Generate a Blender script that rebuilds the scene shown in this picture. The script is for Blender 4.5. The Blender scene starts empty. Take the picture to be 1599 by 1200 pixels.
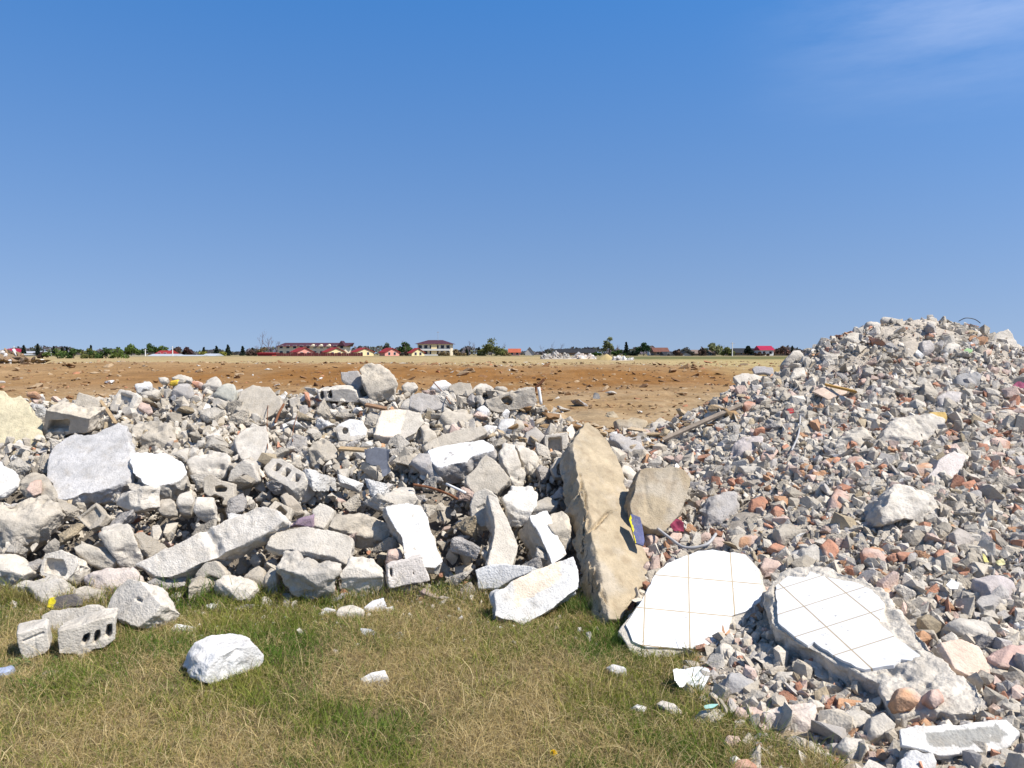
import bpy, bmesh, math, random
import numpy as np
from mathutils import Vector, Matrix
from mathutils.geometry import tessellate_polygon

random.seed(7)
RS = np.random.RandomState(11)
scene = bpy.context.scene
COL = scene.collection
R = math.radians

# ------------------------------------------------------------------ camera
CAM = Vector((0.0, 0.0, 1.6))
PITCH = math.atan(48 / 1200.0)
cd = bpy.data.cameras.new('camera')
cd.sensor_width = 36.0
cd.lens = 36.0 * 1200 / 1599
cd.clip_start = 0.05
cd.clip_end = 20000
cam = bpy.data.objects.new('camera', cd)
COL.objects.link(cam)
cam.location = CAM
cam.rotation_euler = (math.pi / 2 - PITCH, 0, 0)
scene.camera = cam
CP, SP = math.cos(PITCH), math.sin(PITCH)


def ray(u, v):
    """world direction of a photo point, scaled so that y = 1"""
    x, z = (u - 799.5) / 1200.0, (600 - v) / 1200.0
    d = Vector((x, CP + z * SP, -SP + z * CP))
    return d / d.y


def project(P):
    q = P - CAM
    depth = q.y * CP - q.z * SP
    up = q.y * SP + q.z * CP
    return 799.5 + 1200 * q.x / depth, 600 - 1200 * up / depth


# ------------------------------------------------------------------ numpy noise
def _hash(ix, iy, iz, seed):
    h = (ix * 374761393 + iy * 668265263 + iz * 1274126177 + seed * 974634777) & 0xffffffff
    h = ((h ^ (h >> 13)) * 1103515245) & 0xffffffff
    h = ((h ^ (h >> 16)) * 668265263) & 0xffffffff
    return (h ^ (h >> 15)) / 4294967295.0 * 2 - 1


def vnoise(p, seed=0):
    p = np.asarray(p, dtype=np.float64)
    i = np.floor(p).astype(np.int64)
    f = p - i
    f = f * f * f * (f * (f * 6 - 15) + 10)
    out = 0
    for a in (0, 1):
        wx = f[:, 0] if a else 1 - f[:, 0]
        for b in (0, 1):
            wy = f[:, 1] if b else 1 - f[:, 1]
            for c in (0, 1):
                wz = f[:, 2] if c else 1 - f[:, 2]
                out = out + wx * wy * wz * _hash(i[:, 0] + a, i[:, 1] + b, i[:, 2] + c, seed)
    return out


def fbm(p, seed=0, octs=3):
    p = np.asarray(p, dtype=np.float64)
    s, a = 0, 1.0
    for k in range(octs):
        s = s + a * vnoise(p * 2 ** k + 17.3 * k, seed + k)
        a *= 0.5
    return s


# ------------------------------------------------------------------ terrain (heaps fitted through control points)
CTRL = []


def cpx(u, v, Y):
    d = ray(u, v)
    CTRL.append((CAM.x + d.x * Y, Y, CAM.z + d.z * Y))


def cgr(X, Y, z=0.0):
    CTRL.append((X, Y, z))


for Y in (1.0, 2.0, 3.0, 4.0):
    for X in (-5, -3.6, -2.4, -1.2, 0.0, 0.55):
        cgr(X, Y)
for X in (-5, -3.8, -3.0, -2.2, -1.4, -0.7, -0.1, 0.5):
    cgr(X, 4.75)
SKY_L = [(-150, 604), (0, 610), (110, 620), (200, 608), (270, 594), (350, 600), (430, 606), (540, 602), (620, 606), (700, 602), (770, 606), (835, 622)]
for u_, v_ in ((1365, 505), (1400, 496), (1520, 508), (1560, 530)): cpx(u_, v_, 7.5)
for u in (-150, 0, 130, 260, 390, 520, 650, 780):
    cpx(u, 850, 5.2)
    cpx(u, 760, 5.9)
    cpx(u, 700, 6.55)
    cpx(u, 650, 7.3)
for u, v in SKY_L:
    cpx(u, v, 8.0)
    X = CAM.x + ray(u, v).x * 8.0
    cgr(X * 1.12, 9.3, 0.45)
    cgr(X * 1.25, 10.8, 0.0)
for v, Y in ((965, 4.65), (850, 5.2), (750, 6.0), (668, 7.0)):
    cpx(905, v, Y)
cgr(0.7, 8.4, 0.42); cgr(0.9, 10, 0.05)
for v, Y in ((1030, 4.0), (950, 4.5), (850, 5.2), (760, 6.0), (700, 6.7), (664, 7.4)):
    cpx(1030, v, Y)
cgr(1.7, 9, 0.3); cgr(2.1, 11, 0.0)
for v, Y in ((1195, 2.84), (1050, 3.58), (950, 4.28), (850, 4.95), (750, 5.7), (680, 6.3), (604, 7.2)):
    cpx(1150, v, Y)
for u_, v_ in ((1098, 1195), (1060, 1130), (1015, 1060), (985, 1035), (940, 1000)): cpx(u_, v_, 1.6 / -ray(u_, v_).z)
cgr(0.72, 2.2); cgr(0.95, 2.3, .05); cgr(1.4, 2.2, .11); cgr(2.2, 2.2, .16)
cgr(2.5, 8.6, 0.7); cgr(3.2, 11, 0.0)
for v, Y in ((1200, 2.85), (1050, 3.5), (950, 4.0), (850, 4.6), (750, 5.3), (650, 6.2), (580, 6.9), (526, 7.4)):
    cpx(1300, v, Y)
cgr(3.7, 9, 1.0); cgr(4.9, 12, 0.0)
for v, Y in ((1200, 2.7), (1050, 3.3), (950, 3.8), (850, 4.4), (750, 5.1), (650, 6.0), (560, 7.0), (494, 7.6)):
    cpx(1450, v, Y)
cgr(5.2, 9.6, 1.0); cgr(7, 13, 0.0)
for v, Y in ((1200, 2.6), (1050, 3.2), (950, 3.7), (850, 4.3), (750, 5.0), (650, 5.9), (580, 6.8), (548, 7.3)):
    cpx(1599, v, Y)
cgr(6.4, 9.6, 0.8); cgr(8.5, 13, 0.0)
for v, Y in ((1200, 2.7), (850, 4.5), (650, 6.1), (572, 7.3)):
    cpx(1850, v, Y)
for X, Y in ((0.9, 1.6), (1.4, 1.2), (2.4, 1.0), (4.0, 0.8), (-7, 3), (-7, 11), (0, 12), (4, 14), (8, 15), (-4, 12), (-8, 7), (12, 8), (12, 3), (9, 0)):
    cgr(X, Y)
CT = np.array(CTRL)


def _rbf_fit():
    P = CT[:, :2]
    d = np.sqrt(((P[:, None] - P[None]) ** 2).sum(-1))
    n = len(P)
    A = np.zeros((n + 1, n + 1))
    A[:n, :n] = -d - 0.003 * np.eye(n)
    A[:n, n] = A[n, :n] = 1
    return np.linalg.solve(A, np.append(CT[:, 2], 0))


RW = _rbf_fit()
HX0, HX1, HY0, HY1, HS = -9.0, 13.0, 0.0, 16.0, 0.05
_hx = np.arange(HX0, HX1 + 1e-6, HS)
_hy = np.arange(HY0, HY1 + 1e-6, HS)
_gx, _gy = np.meshgrid(_hx, _hy)


def _rbf_eval(x, y):
    out = np.empty(len(x))
    for k in range(0, len(x), 20000):
        d = np.sqrt((x[k:k + 20000, None] - CT[:, 0]) ** 2 + (y[k:k + 20000, None] - CT[:, 1]) ** 2)
        out[k:k + 20000] = -d @ RW[:-1] + RW[-1]
    return out


_H = _rbf_eval(_gx.ravel(), _gy.ravel()).reshape(_gx.shape)
_edge = np.clip(np.minimum.reduce([_gx - HX0, HX1 - _gx, HY1 - _gy]) / 2.5, 0, 1)
HEAP = np.clip(_H - 0.015, 0, None) * _edge


def heap(x, y):
    """height of the rubble heaps above the field, metres (arrays)"""
    fx = np.clip((np.asarray(x) - HX0) / HS, 0, len(_hx) - 1.001)
    fy = np.clip((np.asarray(y) - HY0) / HS, 0, len(_hy) - 1.001)
    i, j = fx.astype(int), fy.astype(int)
    a, b = fx - i, fy - j
    return (HEAP[j, i] * (1 - a) * (1 - b) + HEAP[j, i + 1] * a * (1 - b) + HEAP[j + 1, i] * (1 - a) * b + HEAP[j + 1, i + 1] * a * b)


def field(x, y):
    """lie of the open land: flat by the camera, a low bank at 45-60 m, a plateau beyond"""
    x = np.asarray(x, float); y = np.asarray(y, float)
    w = x * 0.03 + 9 * vnoise(np.stack([x * .012, y * .004, x * 0], 1), 5)
    t = np.clip((y - (40 + w)) / 20.0, 0, 1)
    t = t * t * (3 - 2 * t)
    z = 0.60 * t
    near = np.clip((y - 12) / 20, 0, 1) * np.clip((160 - y) / 80, 0, 1)
    z = z + near * (0.10 * vnoise(np.stack([x * .11, y * .07, x * 0], 1), 8) + 0.05 * vnoise(np.stack([x * .5, y * .3, x * 0], 1), 9))
    z = z + near * np.exp(-((y - 58 - w) / 7) ** 2) * 0.16 * (1 + vnoise(np.stack([x * .06, y * 0, x * 0], 1), 10))
    z = z - 1.2e-7 * np.clip(y - 700, 0, None) ** 2
    return z


def surf(x, y):
    x = np.atleast_1d(np.asarray(x, float)); y = np.atleast_1d(np.asarray(y, float))
    return heap(x, y) + field(x, y)


def recess(x, y):
    """how far the dirt lies below the faces of the rubble"""
    h = heap(x, y)
    left = 1 / (1 + np.exp((np.asarray(x) - 0.5 - 0.10 * (np.asarray(y) - 5)) / 0.12))
    front = np.clip((6.5 - np.asarray(y)) / .9, 0, 1)
    return np.clip((h - 0.01) / 0.18, 0, 1) * ((0.15 + .20 * front) * left + 0.03 * (1 - left))


_ys = np.concatenate([np.arange(1.5, 10, 0.02), np.geomspace(10, 900, 400)])


def hit(u, v):
    d = ray(u, v)
    z = CAM.z + d.z * _ys
    s = surf(CAM.x + d.x * _ys, _ys)
    c = s - z
    k = np.argmax(c > 0)
    if c[k] <= 0 or (_ys[k] > 12 and v < 700 and np.max(c[_ys < 9]) > -0.16):
        k = np.argmax(np.where(_ys < 9, c, -9))
        return CAM + d * float(_ys[k])
    if k == 0:
        return CAM + d * float(_ys[0])
    t = c[k - 1] / (c[k - 1] - c[k])
    return CAM + d * float(_ys[k - 1] + t * (_ys[k] - _ys[k - 1]))


# ------------------------------------------------------------------ object helpers
def tag(o, label=None, cat=None, group=None, kind=None):
    if label: o['label'] = label
    if cat: o['category'] = cat
    if group: o['group'] = group
    if kind or cat: o['kind'] = kind or 'thing'
    return o


def link(name, me, mat=None, parent=None):
    o = bpy.data.objects.new(name, me)
    COL.objects.link(o)
    if parent is not None: o.parent = parent
    if mat is not None and me is not None: me.materials.append(mat)
    return o


def empty(name, loc=(0, 0, 0), rz=0):
    o = bpy.data.objects.new(name, None)
    COL.objects.link(o)
    o.location = loc
    o.rotation_euler = (0, 0, rz)
    o.empty_display_size = 0.1
    return o


def mesh_np(name, V, F, smooth=False, col=None):
    """mesh from arrays; F is (n,k) or a list of those"""
    me = bpy.data.meshes.new(name)
    V = np.asarray(V, dtype=np.float32)
    Fs = F if isinstance(F, list) else [F]
    Fs = [np.asarray(f, dtype=np.int32) for f in Fs if len(f)]
    me.vertices.add(len(V))
    me.vertices.foreach_set('co', V.ravel())
    loops = np.concatenate([f.ravel() for f in Fs])
    tot = np.concatenate([np.full(len(f), f.shape[1], dtype=np.int32) for f in Fs])
    start = np.concatenate([[0], np.cumsum(tot)[:-1]]).astype(np.int32)
    me.loops.add(len(loops))
    me.loops.foreach_set('vertex_index', loops)
    me.polygons.add(len(tot))
    me.polygons.foreach_set('loop_start', start)
    me.polygons.foreach_set('loop_total', tot)
    me.polygons.foreach_set('use_smooth', np.full(len(tot), smooth))
    me.update(calc_edges=True)
    if col is not None: set_col(me, col)
    return me


def set_col(me, c):
    a = me.color_attributes.new('col', 'FLOAT_COLOR', 'POINT')
    c = np.asarray(c, dtype=np.float32)
    if c.ndim == 1: c = np.tile(c, (len(me.vertices), 1))
    a.data.foreach_set('color', np.concatenate([c, np.ones((len(c), 1), np.float32)], 1).ravel())


class MB:
    """collects boxes, prisms and tubes in one bmesh"""
    def __init__(s): s.bm = bmesh.new()

    def box(s, x0, x1, y0, y1, z0, z1):
        vs = [s.bm.verts.new((x, y, z)) for z in (z0, z1) for y in (y0, y1) for x in (x0, x1)]
        for f in ((0, 2, 3, 1), (4, 5, 7, 6), (0, 1, 5, 4), (2, 6, 7, 3), (0, 4, 6, 2), (1, 3, 7, 5)):
            s.bm.faces.new([vs[i] for i in f])
        return s

    def poly(s, pts):
        s.bm.faces.new([s.bm.verts.new(p) for p in pts]); return s

    def prism(s, pts, d):
        """closed solid: polygon pts extruded by vector d"""
        a = [s.bm.verts.new(p) for p in pts]
        b = [s.bm.verts.new(Vector(p) + Vector(d)) for p in pts]
        n = len(pts)
        s.bm.faces.new(a); s.bm.faces.new(b[::-1])
        for i in range(n): s.bm.faces.new((a[i], b[i], b[(i + 1) % n], a[(i + 1) % n]))
        return s

    def tube(s, pts, r, k=7, r2=None):
        pts = [Vector(p) for p in pts]
        rings = []
        for i, p in enumerate(pts):
            t = (pts[min(i + 1, len(pts) - 1)] - pts[max(i - 1, 0)]).normalized()
            a = t.orthogonal().normalized() if i == 0 else (a - t * a.dot(t)).normalized()
            b = t.cross(a)
            rr = r if r2 is None else r + (r2 - r) * i / max(1, len(pts) - 1)
            rings.append([s.bm.verts.new(p + (a * math.cos(2 * math.pi * j / k) + b * math.sin(2 * math.pi * j / k)) * rr) for j in range(k)])
        for A, B in zip(rings, rings[1:]):
            for j in range(k): s.bm.faces.new((A[j], A[(j + 1) % k], B[(j + 1) % k], B[j]))
        s.bm.faces.new(rings[0][::-1]); s.bm.faces.new(rings[-1])
        return s

    def build(s, name, mat, parent=None, smooth=False, bevel=0, col=None):
        bmesh.ops.recalc_face_normals(s.bm, faces=s.bm.faces)
        if bevel: bmesh.ops.bevel(s.bm, geom=s.bm.edges[:], offset=bevel, segments=2, affect='EDGES', clamp_overlap=True)
        me = bpy.data.meshes.new(name)
        s.bm.to_mesh(me); s.bm.free()
        for p in me.polygons: p.use_smooth = smooth
        if col is not None: set_col(me, col)
        return link(name, me, mat, parent)


# ------------------------------------------------------------------ materials
def newmat(name):
    m = bpy.data.materials.new(name); m.use_nodes = True
    nt = m.node_tree; b = nt.nodes['Principled BSDF']
    b.inputs['Roughness'].default_value = 0.9
    b.inputs['Specular IOR Level'].default_value = 0.25
    return m, nt, b


def N(nt, t, **kw):
    n = nt.nodes.new(t)
    for k, v in kw.items():
        if hasattr(n, k): setattr(n, k, v)
        else: n.inputs[k].default_value = v
    return n


def noise_node(nt, vec, scale, detail=4, rough=0.6):
    n = N(nt, 'ShaderNodeTexNoise')
    n.inputs['Scale'].default_value = scale; n.inputs['Detail'].default_value = detail; n.inputs['Roughness'].default_value = rough
    nt.links.new(vec, n.inputs['Vector'])
    return n.outputs['Fac']


def maprange(nt, x, a, b, c, d, smooth=False):
    n = N(nt, 'ShaderNodeMapRange')
    if smooth: n.interpolation_type = 'SMOOTHSTEP'
    nt.links.new(x, n.inputs[0])
    for i, v in zip((1, 2, 3, 4), (a, b, c, d)): n.inputs[i].default_value = v
    return n.outputs[0]


def math_node(nt, op, a, b=None):
    n = N(nt, 'ShaderNodeMath', operation=op)
    for i, v in enumerate((a, b)):
        if v is None: continue
        if isinstance(v, (int, float)): n.inputs[i].default_value = v
        else: nt.links.new(v, n.inputs[i])
    return n.outputs[0]


def mixc(nt, fac, a, b, mode='MIX'):
    n = N(nt, 'ShaderNodeMix', data_type='RGBA', blend_type=mode)
    for s, v in ((n.inputs[0], fac), (n.inputs[6], a), (n.inputs[7], b)):
        if isinstance(v, (int, float)): s.default_value = v
        elif isinstance(v, tuple): s.default_value = (*v, 1)
        else: nt.links.new(v, s)
    return n.outputs[2]


def bump(nt, b, h, strength, dist):
    n = N(nt, 'ShaderNodeBump'); n.inputs['Strength'].default_value = strength; n.inputs['Distance'].default_value = dist
    nt.links.new(h, n.inputs['Height']); nt.links.new(n.outputs[0], b.inputs['Normal'])


def concrete_mat(name, source, world=False):
    m, nt, b = newmat(name)
    tc = N(nt, 'ShaderNodeTexCoord'); oi = N(nt, 'ShaderNodeObjectInfo')
    vec = tc.outputs['Object']
    if not world:
        add = N(nt, 'ShaderNodeVectorMath', operation='ADD')
        comb = N(nt, 'ShaderNodeCombineXYZ')
        k = math_node(nt, 'MULTIPLY', oi.outputs['Random'], 37.0)
        for i in range(3): nt.links.new(k, comb.inputs[i])
        nt.links.new(vec, add.inputs[0]); nt.links.new(comb.outputs[0], add.inputs[1])
        vec = add.outputs[0]
    if source == 'vcol':
        at = N(nt, 'ShaderNodeAttribute', attribute_name='col'); base = at.outputs['Color']
    else:
        base = oi.outputs['Color']
    sc = 1.0 if source == 'vcol' else 0.12
    big = maprange(nt, noise_node(nt, vec, 5 * sc, 5, .62), .3, .72, .76, 1.14)
    c = mixc(nt, 1.0, base, big, 'MULTIPLY')
    # dust and weather stains
    mid = maprange(nt, noise_node(nt, vec, 17 * sc, 6, .72), .32, .68, .84, 1.10)
    c = mixc(nt, 1.0, c, mid, 'MULTIPLY')
    st = maprange(nt, noise_node(nt, vec, 11 * sc, 6, .7), .50, .74, 0, .42)
    c = mixc(nt, st, c, (.34, .28, .20))
    # aggregate grains
    vo = N(nt, 'ShaderNodeTexVoronoi'); vo.inputs['Scale'].default_value = 85 * sc
    nt.links.new(vec, vo.inputs['Vector'])
    g = maprange(nt, vo.outputs['Distance'], .1, .55, .93, 1.03)
    c = mixc(nt, 1.0, c, g, 'MULTIPLY')
    pit = maprange(nt, noise_node(nt, vec, 60 * sc, 3, .6), .28, .38, .74, 1.0)
    c = mixc(nt, 1.0, c, pit, 'MULTIPLY')
    nt.links.new(c, b.inputs['Base Color'])
    h = math_node(nt, 'ADD', noise_node(nt, vec, 42 * sc, 8, .72), math_node(nt, 'MULTIPLY', vo.outputs['Distance'], .35))
    bump(nt, b, h, .6, .013 if source == 'vcol' else .085)
    return m


M_ROCK = concrete_mat('broken concrete', 'vcol')
M_ROCK_COPY = concrete_mat('broken concrete, small chunks', 'ocol')
M_RUBBLE = concrete_mat('loose rubble', 'vcol', True)


def plain_mat(name, color, rough=.7, var=.25, scale=20, bumpd=0.0, metal=0.0, source=None, coat=0.0):
    m, nt, b = newmat(name)
    tc = N(nt, 'ShaderNodeTexCoord')
    n = maprange(nt, noise_node(nt, tc.outputs['Object'], scale, 5, .65), .25, .75, 1 - var, 1 + var * .6)
    base = color
    if source == 'vcol':
        base = N(nt, 'ShaderNodeAttribute', attribute_name='col').outputs['Color']
    c = mixc(nt, 1.0, base, n, 'MULTIPLY')
    nt.links.new(c, b.inputs['Base Color'])
    b.inputs['Roughness'].default_value = rough; b.inputs['Metallic'].default_value = metal
    if bumpd: bump(nt, b, noise_node(nt, tc.outputs['Object'], scale * 2, 5, .65), .6, bumpd)
    return m
# ------------------------------------------------------------------ broken pieces traced one by one
PAL = dict(W=(.69, .67, .635), X=(.80, .785, .755), L=(.57, .52, .445), C=(.485, .43, .35), G=(.43, .40, .37), D=(.22, .21, .20), T=(.40, .325, .22),
           Y=(.60, .53, .36), P=(.58, .44, .37), B=(.48, .24, .155), O=(.54, .31, .18), K=(.80, .68, .54), V=(.26, .19, .24))
KIND = dict(chunk=('concrete_chunk', 'concrete chunk'), block=('hollow_block', 'hollow block'), slab=('concrete_slab', 'concrete slab'),
            brick=('brick_fragment', 'brick fragment'), beam=('concrete_beam', 'concrete beam'))
HEROES = []      # (ref, u, v, object, polygon)


def poly_in(px, py, P):
    c = False
    for (x0, y0), (x1, y1) in zip(P, P[1:] + P[:1]):
        if (y0 > py) != (y1 > py) and px < (x1 - x0) * (py - y0) / (y1 - y0) + x0: c = not c
    return c


def poly_in_np(X, Y, P):
    c = np.zeros(len(X), bool)
    for (x0, y0), (x1, y1) in zip(P, P[1:] + P[:1]):
        if y0 == y1: continue
        c ^= ((y0 > Y) != (y1 > Y)) & (X < (x1 - x0) * (Y - y0) / (y1 - y0) + x0)
    return c


def frame(yaw, el):
    y, e = R(yaw), R(el)
    n = Vector((math.sin(y) * math.cos(e), -math.cos(y) * math.cos(e), math.sin(e)))
    u = Vector((0, 0, 1)).cross(n).normalized()
    return u, n.cross(u), n


def plane_map(P0, u, v, n):
    def f(q):
        d = ray(*q)
        t = (P0 - CAM).dot(n) / d.dot(n)
        w = CAM + d * t - P0
        return (w.dot(u), w.dot(v))
    return f


def area2(p): return sum(a[0] * b[1] - b[0] * a[1] for a, b in zip(p, p[1:] + p[:1])) / 2


def ragged(P, amp, rng, step):
    out = []
    for a, b in zip(P, P[1:] + P[:1]):
        a, b = Vector(a), Vector(b)
        L = (b - a).length
        k = max(1, int(L / step))
        t = (b - a) / max(L, 1e-6)
        nn = Vector((-t.y, t.x))
        for i in range(k):
            o = 0 if i == 0 else rng.uniform(-amp, amp)
            out.append(tuple(a + (b - a) * (i / k) + nn * o))
    return out


def voxelise(V, F, vox):
    me = bpy.data.meshes.new('tmp'); me.from_pydata([tuple(p) for p in V], [], F); me.update()
    o = bpy.data.objects.new('tmp', me); COL.objects.link(o)
    m = o.modifiers.new('r', 'REMESH'); m.mode = 'VOXEL'; m.voxel_size = vox; m.adaptivity = 0
    dg = bpy.context.evaluated_depsgraph_get()
    em = bpy.data.meshes.new_from_object(o.evaluated_get(dg))
    bpy.data.objects.remove(o); bpy.data.meshes.remove(me)
    n = len(em.vertices)
    co = np.empty(n * 3, np.float32); em.vertices.foreach_get('co', co)
    ed = np.empty(len(em.edges) * 2, np.int32); em.edges.foreach_get('vertices', ed)
    return em, co.reshape(-1, 3).astype(np.float64), ed.reshape(-1, 2)


def smooth_np(co, ed, it, lam=.5):
    n = len(co)
    deg = np.bincount(ed.ravel(), minlength=n).astype(float)[:, None]
    for _ in range(it):
        s = np.zeros_like(co)
        for k in range(3):
            s[:, k] = np.bincount(ed[:, 0], co[ed[:, 1], k], n) + np.bincount(ed[:, 1], co[ed[:, 0], k], n)
        co = co + lam * (s / np.maximum(deg, 1) - co)
    return co


def normals_np(me, co):
    me.vertices.foreach_set('co', co.astype(np.float32).ravel()); me.update()
    nn = np.empty(len(co) * 3, np.float32); me.vertices.foreach_get('normal', nn)
    return nn.reshape(-1, 3).astype(np.float64)


def H(kind, label, ref, poly, yaw, el, t, col='C', paint=None, pcol='X', rough=1.0, flat=.35, lift=.03, anchor=None, holes=(), grooves=(), taper=.86,
      rounding=1, rag=.009, name=None, cat=None, seed=None, vox=None, facets=None, flatpoly=None, ground=False, group=None):
    """a broken piece: outline of its main face (photo points) laid on a plane of its own through the heap, extruded to a solid, then worn"""
    sd = seed or (len(HEROES) * 13 + 5)
    rng = random.Random(sd)
    cu = sum(p[0] for p in poly) / len(poly); cv = sum(p[1] for p in poly) / len(poly)
    aq = anchor or (cu, cv)
    P0 = hit(*aq)
    d = (P0 - CAM).normalized()
    P0 = P0 - d * lift
    u, v, n = frame(yaw, el)
    f = plane_map(P0, u, v, n)
    outer = [f(q) for q in poly]
    if area2(outer) < 0: outer = outer[::-1]
    size = math.sqrt(abs(area2(outer)))
    raw = outer
    outer = ragged(outer, rag * min(1, size / .3), rng, .05)
    hs = []
    for hp in holes:
        hpoly, dep = hp
        q = [f(x) for x in hpoly]
        if area2(q) > 0: q = q[::-1]
        hs.append((q, dep))
    ca = Vector((sum(p[0] for p in outer) / len(outer), sum(p[1] for p in outer) / len(outer)))
    V, F = [], []

    def ring(pts, z): 
        s = len(V); V.extend((p[0], p[1], z) for p in pts); return list(range(s, s + len(pts)))
    mid = [tuple(ca + (Vector(p) - ca) * rng.uniform(.98, 1.04)) for p in outer]
    back = [tuple(ca + (Vector(p) - ca) * (taper + rng.uniform(-.07, .05))) for p in outer]
    a = ring(outer, 0.0); m_ = ring(mid, -t * .55); b = ring(back, -t)
    k = len(outer)
    for A, B in ((a, m_), (m_, b)):
        for i in range(k): F.append((A[i], B[i], B[(i + 1) % k], A[(i + 1) % k]))
    F.append(b[::-1])
    loops = [[Vector((*p, 0)) for p in outer]] + [[Vector((*p, 0)) for p in q] for q, _ in hs]
    idx = list(a)
    for q, dep in hs:
        top = ring(q, 0.0); idx += top
        bot = ring(q, -dep); kk = len(q)
        for i in range(kk): F.append((top[i], bot[i], bot[(i + 1) % kk], top[(i + 1) % kk]))
        F.append(bot)
    for tri in tessellate_polygon(loops):
        F.append(tuple(idx[i] for i in tri))
    # consistent orientation
    bm = bmesh.new()
    bv = [bm.verts.new(p) for p in V]
    for fc in F:
        try: bm.faces.new([bv[i] for i in fc])
        except ValueError: pass
    bmesh.ops.triangulate(bm, faces=bm.faces[:])
    bmesh.ops.recalc_face_normals(bm, faces=bm.faces[:])
    if facets is None: facets = 4 if (kind in ('chunk', 'brick') and paint is None) else 0
    if facets and not hs:
        a0 = rng.uniform(-25, 25)
        for i in range(facets):
            ang = R(90 + a0 if i == 0 else (-90 + rng.uniform(-50, 50) if i == 1 else rng.uniform(0, 360)))
            dr = Vector((math.cos(ang), math.sin(ang), 0))
            ext = max(Vector((p[0], p[1], 0)).dot(dr) for p in outer) - Vector((ca.x, ca.y, 0)).dot(dr)
            th = R(rng.uniform(28, 55) if i < 2 else rng.uniform(20, 50))
            k0 = rng.uniform(.0, .45) if i < 2 else rng.uniform(.35, .7)
            drop = (ext * (1 - k0)) * math.tan(th)
            if drop > t * .5: th = math.atan(t * .5 / max(ext * (1 - k0), 1e-4))
            pco = Vector((ca.x, ca.y, 0)) + dr * ext * k0
            pno = (dr * math.sin(th) + Vector((0, 0, 1)) * math.cos(th)).normalized()
            rr = bmesh.ops.bisect_plane(bm, geom=bm.verts[:] + bm.edges[:] + bm.faces[:], plane_co=pco, plane_no=pno, clear_outer=True)
            be = [e_ for e_ in bm.edges if e_.is_boundary]
            if be: bmesh.ops.holes_fill(bm, edges=be, sides=0)
        bmesh.ops.triangulate(bm, faces=bm.faces[:])
        bmesh.ops.recalc_face_normals(bm, faces=bm.faces[:])
    bm.verts.index_update()
    V = [x.co[:] for x in bm.verts]; F = [[x.index for x in fc.verts] for fc in bm.faces]; bm.free()
    D = P0.y
    vx = vox or max(.006, min(.016, D * .00165))
    vx = min(vx, max(.004, t / 5)) * (.72 if hs else 1)
    me, co, ed = voxelise(V, F, vx)
    if len(co) == 0: print('EMPTY', label); return None
    flatw = np.clip((co[:, 2] + .03) / .02, 0, 1)
    if flatpoly is not None: flatw = flatw * poly_in_np(co[:, 0], co[:, 1], [f(q) for q in flatpoly])
    co = smooth_np(co, ed, rounding)
    nn = normals_np(me, co)
    off = rng.uniform(0, 90)
    A = rough * min(1.0, size / .28)
    disp = A * (.014 * fbm(co * 6 + off, sd, 2) + .0052 * fbm(co * 24 + off, sd + 3, 2) + .0018 * fbm(co * 80 + off, sd + 7, 2))
    chip = np.clip(fbm(co * 15 + off, sd + 11, 2) - .35, 0, 1) * .022 * A      # knocked-out bites
    amp = 1.5 - flatw * (1.5 - flat)
    co = co + nn * ((disp - chip) * amp)[:, None]
    for line, w, dep in grooves:
        L = [f(q) for q in line]
        g = np.full(len(co), 9.0)
        wob = .012 * fbm(co * 14, sd + 21, 2)
        for p0, p1 in zip(L, L[1:]):
            p0 = np.array(p0); p1 = np.array(p1); e = p1 - p0
            tt = np.clip(((co[:, :2] - p0) @ e) / (e @ e), 0, 1)
            g = np.minimum(g, np.linalg.norm(co[:, :2] - p0 - tt[:, None] * e, axis=1))
        co[:, 2] -= dep * np.clip(1 - np.abs(g + wob) / w, 0, 1) * (co[:, 2] > -t * .5)
    base = np.array(PAL[col] if isinstance(col, str) else col)
    jit = rng.uniform(.9, 1.08)
    c = np.tile(base * jit, (len(co), 1))
    tint = .5 + .5 * vnoise(co * 3.1 + off, sd + 31)
    c = c * (1 + .10 * (tint[:, None] - .5) * np.array([1.0, .8, .4]))
    if col == 'T':
        gp = np.clip(fbm(co * 4.5 + off, sd + 51, 4) * 1.5 + .1, 0, 1)[:, None] * .38
        c = c * (1 - gp) + np.array([.50, .46, .40]) * gp
        dp = np.clip(fbm(co * 11 + off, sd + 61, 3) * 1.6 - .35, 0, 1)[:, None] * .4
        c = c * (1 - dp) + np.array([.25, .18, .11]) * dp
    if col in ('B', 'O'):
        mort = np.clip(fbm(co * 9 + off, sd + 5, 3) * 1.6 + .45, 0, 1)[:, None] * .8
        c = c * (1 - mort) + np.array([.60, .47, .40]) * mort
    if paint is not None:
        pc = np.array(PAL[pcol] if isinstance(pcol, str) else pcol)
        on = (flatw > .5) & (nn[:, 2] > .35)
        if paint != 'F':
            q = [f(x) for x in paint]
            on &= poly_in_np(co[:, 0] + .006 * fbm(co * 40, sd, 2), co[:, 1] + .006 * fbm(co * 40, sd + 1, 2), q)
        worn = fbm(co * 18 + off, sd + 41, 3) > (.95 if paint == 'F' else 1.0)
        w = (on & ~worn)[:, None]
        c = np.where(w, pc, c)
    me.vertices.foreach_set('co', co.astype(np.float32).ravel())
    me.polygons.foreach_set('use_smooth', np.ones(len(me.polygons), bool))
    me.update(); set_col(me, c)
    nm, ct = KIND[kind]
    o = link(name or nm, me, M_ROCK)
    o.matrix_world = Matrix(((u.x, v.x, n.x, P0.x), (u.y, v.y, n.y, P0.y), (u.z, v.z, n.z, P0.z), (0, 0, 0, 1)))
    me.name = nm
    tag(o, label, cat or ct, group)
    HEROES.append(dict(ref=ref, u=cu, v=cv, o=o, poly=poly, f=f, P=P0.copy(), size=size))
    return o
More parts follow.
